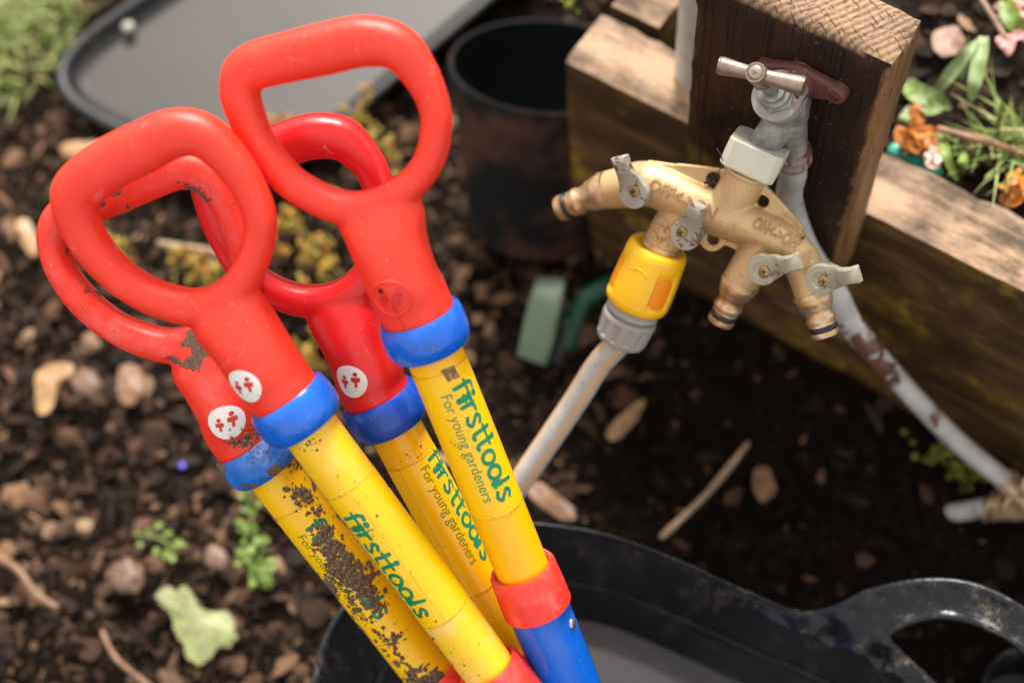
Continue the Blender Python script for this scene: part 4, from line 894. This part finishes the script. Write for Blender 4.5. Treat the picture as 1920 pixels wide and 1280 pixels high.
F = [(j * n_ + i, j * n_ + (i + 1) % n_, (j + 1) * n_ + (i + 1) % n_, (j + 1) * n_ + i) for j in range(len(tprof) - 1) for i in range(n_)]
mk('rim', V, F, TR, tray)
fm = NT('sheen_grey_tray_floor'); fm.set(color=fm.ramp(fm.noise(7, 3), [(.3, (.040, .035, .031)), (.7, (.050, .043, .038))]), rough=.5, spec=.3)  # sky sheen on the black plastic, painted in as a grey base
V = inset(outl, .0265, .0722); mk('floor', V, [tuple(range(n_))], fm.m, tray, smooth=False)
p_ = PZ(240, 50, .084); mk('rivet', *lathe(p_, (0, 0, 1), [(-.006, .006), (.001, .0062), (.0025, .0045), (.003, 0)], n=20), simple('pale_rivet', (.30, .28, .25), .4), tray)
# ================================================================= POT
PM = NT('grimy_pot'); PM.set(color=PM.mix(PM.mask(PM.noise(14, 4, .6), .45, .6), (.007, .007, .007), (.060, .026, .018)), spec=.2, rough=.8, normal=PM.bump(PM.noise(60, 4), .001))
pcn = PZ(1030, 121, .215); lean = nrm(np.array([-.15, .42, .89])); bot = pcn - lean * .165
pot = empty('plant_pot', bot); bpy.context.view_layer.update(); tag(pot, 'empty black plastic pot in the shade beside the beam end', 'plant pot')
PR = .087
shade_auto(mk('body', *lathe(bot, lean, [(0, PR * .74), (.004, PR * .76), (.14, PR * .96), (.142, PR * 1.0), (.160, PR * 1.02), (.165, PR * 1.02), (.1665, PR * 1.0), (.165, PR * .972)], n=64, cap=False), PM.m, pot), 50)
mk('inner_wall', *lathe(bot, lean, [(.1652, PR * .973), (.14, PR * .95), (.03, PR * .76), (.028, 0)], n=64, cap=False), simple('pot_inside', (.003, .006, .006), .7, var=.4, sc_=20, spec=.15), pot)
lb = []; lx, ly, _ = frame(lean)
c_ = PZ(1945, 1310, .13)
tag(shade_auto(mk('plastic_pot', *lathe((c_[0], c_[1], .055), (0, 0, 1), [(0, .028), (.06, .036), (.064, .040), (.073, .0415), (.076, .040), (.074, .0375), (.02, .031), (.019, .0001)], n=48, cap=False), BLK), 45), 'small dark plastic pot on the soil just beyond the tub handle', 'plant pot')
# ================================================================= SMALL THINGS
def blob(c, s, seed=0, n=2, flat=.6):
    bm = bmesh.new(); bmesh.ops.create_icosphere(bm, subdivisions=n, radius=1); V = []
    for v in bm.verts:
        p_ = np.array(v.co[:]); k = 1 + .35 * mn.noise(Vector(p_ * 1.7 + seed)); V.append(p_ * k * np.array([s, s, s * flat]) + np.array(c))
    F = [tuple(x.index for x in f.verts) for f in bm.faces]; bm.free(); return np.array(V), F
def leafshape(base, d, up, L, Wd, curl=.2, n=8, wav=.0, fold=.25, tipw=.0):
    d = nrm(d); s_ = nrm(np.cross(d, up)); up = np.cross(s_, d); V = []; F = []
    for i in range(n + 1):
        t = i / n; wd = Wd * (math.sin(math.pi * min(t * .96 + .04, 1)) ** .75) + tipw * t
        c = base + d * L * t + up * (curl * L * t * t) * -1
        for k in (-1, -.5, 0, .5, 1): V.append(c + s_ * wd * k + up * (fold * wd * abs(k) + wav * math.sin(t * 9 + k * 3)))
    for i in range(n):
        for k in range(4): F.append((i * 5 + k, i * 5 + k + 1, (i + 1) * 5 + k + 1, (i + 1) * 5 + k))
    return V, F
def leafmat(name, a, b, sc_=30):
    m = NT(name); m.set(color=m.ramp(m.noise(sc_, 4, .6), [(.35, a), (.65, b)]), rough=.5, sss=0.0); m.b.inputs['Specular IOR Level'].default_value = .4; return m.m
LG = leafmat('fresh_green', (.06, .12, .012), (.20, .27, .04), 120); LY = NT('stonecrop_leaf'); LY.set(color=LY.ramp(LY.geo('Random Per Island'), [(0, (.16, .18, .015)), (.4, (.30, .23, .015)), (.7, (.44, .26, .014)), (.88, (.42, .11, .015)), (1, (.20, .10, .02))]), rough=.45); LY = LY.m
STEM = simple('dry_stem', (.22, .14, .08), .7)
def stonecrop(label, spots, z, seed):
    g = np.random.default_rng(seed); L = MB(); S = MB(); c0 = PZ(spots[0][0], spots[0][1], z)
    pl = empty('stonecrop_plant', (c0[0], c0[1], .06)); bpy.context.view_layer.update(); tag(pl, label, 'plant', 'stonecrop plants behind the handles')
    for x, y in spots:
        for j in range(3):
            tip = PZ(x + g.normal() * 22, y + g.normal() * 18, z + g.uniform(-.02, .02)); rt = np.array([tip[0] + g.normal() * .015, tip[1] + g.normal() * .015, .055])
            ax = cr_spline([rt, (rt + tip) / 2 + g.normal(size=3) * .008, tip], 8); S.add(*sweep(ax, np.linspace(.0016, .0008, len(ax)), n=6))
            for i in range(26):
                t = g.uniform(.25, 1) ** .6; p_ = ax[int(t * (len(ax) - 1))]; dd = nrm(g.normal(size=3) + np.array([0, 0, .8])); Lf = g.uniform(.004, .0085)
                L.add(*sweep([p_, p_ + dd * Lf * .5, p_ + dd * Lf], [.0006, .0022, .0009], [.0005, .0015, .0006], n=6))
    L.build('leaves', LY, pl); S.build('stem', STEM, pl)
stonecrop('yellow and orange stonecrop seen between the left handles and the middle shaft', [(560, 470), (530, 430), (600, 455), (575, 410), (545, 500), (600, 520), (560, 600), (590, 650), (520, 380)], .12, 1)
stonecrop('small orange tipped stonecrop seen through the front left handle opening', [(350, 500), (370, 520), (330, 490), (400, 505), (215, 465)], .12, 2)
stonecrop('sparse stonecrop sprigs beside the tray corner, seen above the middle handle', [(645, 205), (540, 218), (690, 245)], .16, 3)
# trailing weed
def weed(label, pts, seed, wmul=1.0):
    g = np.random.default_rng(seed); L = MB(); S = MB(); c0 = PZ(pts[0][0], pts[0][1], .07); o = empty("weed_seedling", (c0[0], c0[1], .06)); bpy.context.view_layer.update(); tag(o, label, 'weed')
    ax = cr_spline([PZ(x, y, z) for x, y, z in pts], 8); S.add(*sweep(ax, .0012, n=6))
    for i in range(int(70 * wmul)):
        p_ = ax[min(len(ax) - 1, int(g.random() ** .7 * len(ax)))]; dd = nrm(g.normal(size=3) * np.array([1, 1, .4])); b2_ = p_ + dd * g.uniform(.002, .012)
        L.add(*leafshape(b2_, dd, np.array([0, 0, 1.]), g.uniform(.005, .009), g.uniform(.002, .0035), n=4))
    L.build('leaves', LG, o); S.build('stem', LG, o)
weed('little green weed growing in the soil left of the muddy shaft', [(462, 900, .10), (470, 960, .09), (478, 1010, .085), (475, 1060, .08), (500, 1080, .075)], 4)
weed('tiny yellow green seedling among bark below the left tools', [(250, 1000, .075), (300, 1010, .08), (330, 1035, .075)], 6, .22)
# grass patch, top left
def blades(name, n, cx, cy, rx, ry, hf, mat, seed, hh=(.012, .04), wd=.0016, lean_=.6):
    g = np.random.default_rng(seed); V = []; F = []; b = 0
    for _ in range(n):
        r_ = min(1.0, abs(g.normal()) * .6); a = g.uniform(0, 6.28); x = cx + rx * r_ * math.cos(a); y = cy + ry * r_ * math.sin(a); z = hf(x, y); h_ = g.uniform(*hh); l_ = g.normal(size=2) * lean_ * h_; s_ = nrm(np.array([-l_[1], l_[0], 1e-4])) * wd
        for t, ww in ((0, 1), (.5, .8), (1, .1)):
            c = np.array([x + l_[0] * t * t, y + l_[1] * t * t, z + h_ * (t - .25 * t * t)]); V += [c - s_ * ww, c + s_ * ww]
        F += [(b, b + 1, b + 3, b + 2), (b + 2, b + 3, b + 5, b + 4)]; b += 6
    return mk(name, V, F, mat, smooth=False)
gm = NT('grass_blades'); gm.set(color=gm.ramp(gm.geo('Random Per Island'), [(0, (.08, .13, .02)), (.5, (.20, .26, .05)), (.85, (.36, .40, .13)), (1, (.45, .30, .18))]), rough=.55); gm = gm.m
c_ = PZ(50, 50, .06); tag(blades('grass_patch', 2600, c_[0] - .07, c_[1] - .02, .13, .13, ground_h, gm, 1), 'thin patch of grass and moss beyond the tray corner', 'grass', kind='stuff')
c_ = PZ(1900, 300, BEDZ); tag(blades('bed_grass', 150, c_[0], c_[1], .045, .022, bed_h, gm, 2, (.02, .055), .0013), 'tuft of grass on the raised bed at the right', 'grass', kind='stuff')
mos = NT('moss'); mos.set(color=mos.ramp(mos.noise(300, 3), [(.3, (.05, .075, .004)), (.7, (.26, .30, .02))]), rough=.8, normal=mos.bump(mos.noise(500, 3), .002)); mos = mos.m
def moss(label, spots, y, seed):
    L = MB(); g = np.random.default_rng(seed)
    for x, yy, n in spots:
        for _ in range(n):
            p_ = PY(x + g.normal() * 20, yy + g.normal() * 14, y + g.normal() * .006); L.add(*blob(p_, g.uniform(.0012, .0035), g.uniform(0, 99), 1, .9))
    tag(L.build('moss_cushion', mos), label, 'moss', kind='stuff')
moss('bright green moss at the foot of the lower beam', [(1770, 860, 60), (1800, 890, 90), (1840, 905, 50), (1690, 850, 25), (1910, 990, 40), (1525, 826, 8), (1370, 840, 6)], .515, 3)
moss('green moss on dark ground between the handle and the black pot', [(845, 395, 30), (870, 425, 25), (1050, 480, 20), (1060, 12, 8)], .60, 5)
# leaf on the soil
def flatleaf(name, px, z, mat, label, cat='leaf', th=.0005, seed=0, bow=.002, group=None):
    pts = cr_spline(np.array([PZ(x, y, z) for x, y in px]), 4, closed=True); c = pts.mean(0)
    for i in range(len(pts)): pts[i] = c + (pts[i] - c) * (1 + .10 * mn.noise(Vector(pts[i] * 160 + seed)) + .05 * mn.noise(Vector(pts[i] * 500)))
    n_ = len(pts); V = [c + np.array([0, 0, bow])]; F = []
    for k in (.35, .7, 1.0):
        for i in range(n_): p_ = c + (pts[i] - c) * k; p_ = p_ + np.array([0, 0, bow * (1 - k) + .004 * mn.noise(Vector(p_ * 45 + seed)) + .0015 * mn.noise(Vector(p_ * 160))]); V.append(p_)
    F += [(0, 1 + i, 1 + (i + 1) % n_) for i in range(n_)]
    for r_ in range(2):
        for i in range(n_): a = 1 + r_ * n_; b = a + n_; F.append((a + i, b + i, b + (i + 1) % n_, a + (i + 1) % n_))
    V = np.array(V); m0 = len(V); V2 = V - np.array([0, 0, th]); F2 = [tuple(i + m0 for i in f)[::-1] for f in F]; o0 = 1 + 2 * n_
    F3 = [(o0 + i, o0 + m0 + i, o0 + m0 + (i + 1) % n_, o0 + (i + 1) % n_) for i in range(n_)]
    o = mk(name, np.vstack([V, V2]), F + F2 + F3, mat); return tag(shade_auto(o, 40), label, cat, group)
flatleaf('fallen_leaf', [(293, 1113), (316, 1099), (330, 1106), (348, 1100), (366, 1120), (372, 1138), (398, 1146), (418, 1144), (440, 1164), (436, 1180), (446, 1196), (428, 1214), (408, 1214), (396, 1232), (372, 1248), (350, 1230), (344, 1208), (326, 1184), (318, 1150), (300, 1130)], .075, leafmat('pale_leaf', (.10, .12, .035), (.28, .29, .125)), 'pale green ragged leaf lying on the soil, lower left')
TAN = leafmat('tan_chip', (.20, .11, .045), (.40, .23, .10), 90); BRN = leafmat('brown_chip', (.11, .052, .026), (.26, .14, .075), 90); PNK = leafmat('pinkish_stone', (.06, .034, .023), (.18, .10, .068), 160)
for px, z, mt, lb_ in (
    ([(1138, 812), (1150, 790), (1180, 765), (1205, 750), (1208, 762), (1190, 790), (1165, 818), (1145, 824)], .085, TAN, 'golden wood chip on the dark soil below the hose connector'),
    ([(990, 905), (1015, 905), (1050, 930), (1078, 955), (1070, 975), (1040, 965), (1005, 940), (990, 922)], .080, BRN, 'tan bark strip just above the tub rim, beside the hose'),
    ([(68, 700), (90, 685), (130, 680), (140, 700), (110, 715), (98, 760), (75, 775), (66, 745)], .078, TAN, 'pale curled wood chip left of the muddy handle'),
    ([(222, 690), (245, 680), (268, 700), (262, 740), (240, 758), (222, 745)], .078, BRN, 'reddish brown chip directly under the muddy handle'),
    ([(130, 700), (165, 690), (200, 710), (190, 740), (150, 745), (132, 725)], .080, PNK, 'pinkish curled chip between the pale chip and the reddish one'),
    ([(200, 1060), (230, 1035), (268, 1045), (275, 1080), (255, 1118), (215, 1118), (198, 1090)], .078, PNK, 'round brown stone right above the pale green leaf'),
    ([(115, 270), (150, 266), (200, 268), (198, 285), (150, 295), (118, 290)], .070, TAN, 'yellowish chip touching the handles just below the tray corner'),
    ([(30, 420), (50, 410), (70, 450), (66, 480), (48, 470)], .070, TAN, 'small tan chip near the left picture edge, beside the muddy handle'),
    ([(378, 1050), (405, 1015), (430, 1020), (425, 1045), (400, 1068), (382, 1068)], .078, PNK, 'small brown stone left of the weed'),
    ([(1750, 60), (1790, 50), (1810, 80), (1780, 110), (1752, 95)], BEDZ + .012, BRN, 'brown bark piece behind the post corner on the raised bed'),
    ([(1415, 880), (1440, 875), (1455, 920), (1430, 940), (1412, 915)], .085, BRN, 'dull brown chip in deep shade right of the straw stick')):
    if mt is PNK:
        pts = np.array([PZ(x, y, z) for x, y in px]); c = pts.mean(0); rad = np.linalg.norm(pts - c, axis=1).mean(); V_, F_ = blob((0, 0, 0), 1.0, px[0][0], 3, 1.0)
        V_ = np.array([v_ * (1 + .18 * mn.noise(Vector(v_ * 3.5))) for v_ in V_]); tag(mk('stone', V_ * np.array([rad * .9, rad * .72, rad * .25]) + c - np.array([0, 0, rad * .1]), F_, mt), lb_, 'stone')
    else: flatleaf('wood_chip', px, z, mt, lb_, 'wood chip', th=.003, seed=px[0][0])
def stick(name, pts, r, mat, label, cat='stick'):
    arr = cr_spline(np.array(pts), 8); rr_ = np.array([r * (1 + .25 * mn.noise(Vector(p_ * 60))) for p_ in arr]); rr_[0] *= .5; rr_[-1] *= .4; return tag(mk(name, *sweep(arr, rr_, rr_ * .8, n=8), mat), label, cat)
STRAW = leafmat('straw', (.26, .16, .10), (.42, .29, .19), 60)
stick('straw_stick', [PZ(1238, 1010, .09), PZ(1285, 965, .10), PZ(1335, 915, .095), PZ(1405, 828, .10)], .0028, STRAW, 'broken dry straw lying on dark soil above the tub rim')
stick('twig', [PZ(-30, 1030, .075), PZ(30, 1065, .08), PZ(70, 1115, .078), PZ(110, 1140, .075)], .0034, BRN, 'curved brown twig at the lower left of the soil')
stick('twig', [PZ(190, 1180, .075), PZ(215, 1230, .078), PZ(260, 1270, .075), PZ(300, 1300, .07)], .0024, BRN, 'thin twig below the pale green leaf')
stick('twig', [PZ(295, 455, .10), PZ(340, 462, .11), PZ(385, 468, .105), PZ(430, 478, .10)], .0028, STRAW, 'pale stick seen through the front left handle opening')
stick('twig', [PZ(1755, 240, BEDZ + .03), PZ(1820, 258, BEDZ + .035), PZ(1880, 275, BEDZ + .03), PZ(1960, 305, BEDZ + .02)], .0028, BRN, 'brown twig lying across the raised bed right of the post')
stick('twig', [PZ(1838, -5, BEDZ + .06), PZ(1860, 30, BEDZ + .055), PZ(1887, 74, BEDZ + .05)], .0024, STRAW, 'pale stalk among the pink petals in the top right corner')
# bed plants
def strap(label, items, cat='plant', mat=LG, name='bulb_leaves'):
    c0 = PZ(items[0][0][0][0], items[0][0][0][1], BEDZ); o = empty(name, (c0[0], c0[1], BEDZ)); bpy.context.view_layer.update(); tag(o, label, cat)
    for pts, wd in items:
        arr = cr_spline(np.array([PZ(x, y, BEDZ + z) for x, y, z in pts]), 8); n_ = len(arr); t = np.linspace(0, 1, n_); ww = wd * np.sin(np.pi * np.clip(t * .9 + .12, 0, 1)) ** .6
        V = []; F = []; upn = nrm(np.array([-.2, -.4, .9]))
        for i in range(n_):
            tt = nrm(arr[min(i + 1, n_ - 1)] - arr[max(i - 1, 0)]); sd = nrm(np.cross(tt, upn)); un = np.cross(sd, tt)
            for k in (-1, -.5, 0, .5, 1): V.append(arr[i] + sd * ww[i] * k + un * (.35 * ww[i] * abs(k) + .0006 * math.sin(i * .9 + k)))
        for i in range(n_ - 1):
            for k in range(4): F.append((i * 5 + k, i * 5 + k + 1, (i + 1) * 5 + k + 1, (i + 1) * 5 + k))
        mk('leaf', V, F, mat, o)
    return o
strap('pale strap leaved bulb shoots behind the right side of the post', [([(1735, 195, 0), (1775, 150, .03), (1815, 100, .05), (1835, 75, .05)], .0052), ([(1845, 70, .05), (1838, 110, .05), (1828, 160, .045), (1820, 192, .03)], .0055), ([(1838, 75, .05), (1820, 115, .04), (1800, 150, .02)], .003)], mat=leafmat('grey_green_leaf', (.14, .20, .07), (.28, .36, .16)))
strap('green broad leaves lying right of the post above the orange petals', mat=leafmat('dull_green_leaf', (.09, .14, .04), (.22, .28, .09), 90), items=[([(1700, 155, 0), (1720, 175, .02), (1750, 185, .02), (1785, 205, .01)], .0075), ([(1710, 165, .01), (1735, 200, .02), (1770, 200, .015)], .007), ([(1690, 260, 0), (1700, 230, .02), (1705, 198, .02)], .006)])
strap('upright green shoots among the grass on the right of the bed', [([(1765, 245, .02), (1775, 290, .03), (1795, 340, .02)], .0035), ([(1870, 260, 0), (1875, 220, .03), (1880, 190, .045)], .0025), ([(1800, 340, 0), (1805, 310, .03), (1808, 285, .03)], .004), ([(1885, 0, .03), (1900, 40, .03), (1930, 70, .02)], .007)])
def petals(label, spots, a, b, seed, cat='petals'):
    g = np.random.default_rng(seed); L = MB(); mt = leafmat('petal', a, b, 25)
    for x, y, s_ in spots:
        for _ in range(5):
            p_ = PZ(x + g.normal() * 14, y + g.normal() * 8, BEDZ + .018 + g.uniform(0, .01)); dd = nrm(np.array([g.normal(), g.normal(), .2])); L.add(*leafshape(p_ - dd * s_ * .4, dd, nrm(np.array([g.normal() * .4, g.normal() * .4, 1.])), s_ * g.uniform(.6, .95), s_ * g.uniform(.2, .34), curl=g.uniform(-.3, .6), fold=.6, wav=.0012, n=8))
    tag(L.build('fallen_petals', mt), label, cat)
petals('orange petals lying behind the post beside the raised beam', [(1715, 215, .018), (1722, 250, .022), (1700, 262, .020), (1735, 262, .018)], (.20, .05, .006), (.48, .16, .02), 1)
petals('pink and white petal beside the green plastic strip', [(1740, 295, .018)], (.62, .22, .20), (.80, .55, .45), 2)
petals('pink petals in the top right corner of the raised bed', [(1900, 15, .024), (1915, 80, .018)], (.65, .14, .20), (.85, .50, .42), 3)
petals('orange petals at the right edge above the weathered beam', [(1912, 345, .020), (1908, 375, .022)], (.30, .08, .008), (.55, .20, .025), 4)
V_ = cr_spline([PZ(1668, 275, BEDZ + .01), PZ(1690, 285, BEDZ + .012), PZ(1720, 300, BEDZ + .012), PZ(1765, 330, BEDZ + .006)], 6)
tag(mk('plastic_strip', *sweep(V_, [.002] + [.005] * (len(V_) - 2) + [.002], .0007, n=8, nrm_dir=np.array([0, -.2, 1.])), simple('teal_plastic', (.0, .26, .17), .4)), 'teal green plastic strip on the soil behind the beam, by the petals', 'plastic strip')
tag(mk('blue_petal', *blob(PZ(342, 873, .085), .0035, 3), simple('violet_petal', (.10, .09, .55), .5)), 'tiny violet blue petal on the soil left of the muddy shaft', 'petal')
# pale green clip with a dark green tube on the ground below the connector
ck_ = empty('hose_trigger', PZ(1025, 600, .08)); bpy.context.view_layer.update(); tag(ck_, 'old pale green and dark green spray gun lying in shade beside the beam foot', 'spray gun')
GP = simple('pale_green_plastic', (.055, .085, .05), .5, var=.3, sc_=25); DG = simple('dark_green_plastic', (.004, .014, .010), .35); EG = simple('emerald_plastic', (.0, .05, .028), .4)
arr = cr_spline(np.array([[*PZ(1035, 530, .13), .0135], [*PZ(1028, 560, .133), .0145], [*PZ(1018, 600, .128), .0150], [*PZ(1010, 640, .12), .0150], [*PZ(1000, 675, .11), .0140]]), 6)
mk('grip', *sweep(arr[:, :3], arr[:, 3], arr[:, 3] * .55, n=28, nrm_dir=np.array([0, -.3, 1.]), sup=9), GP, ck_)
mk('trigger', *sweep(cr_spline([PZ(1060, 600, .12), PZ(1052, 640, .11), PZ(1040, 680, .10)], 5), .005, .003, n=10), DG, ck_)
mk('barrel', *sweep(cr_spline([PZ(1060, 655, .10), PZ(1078, 600, .115), PZ(1095, 565, .125), PZ(1122, 545, .13), PZ(1160, 530, .13)], 6), .0085, n=20), EG, ck_)
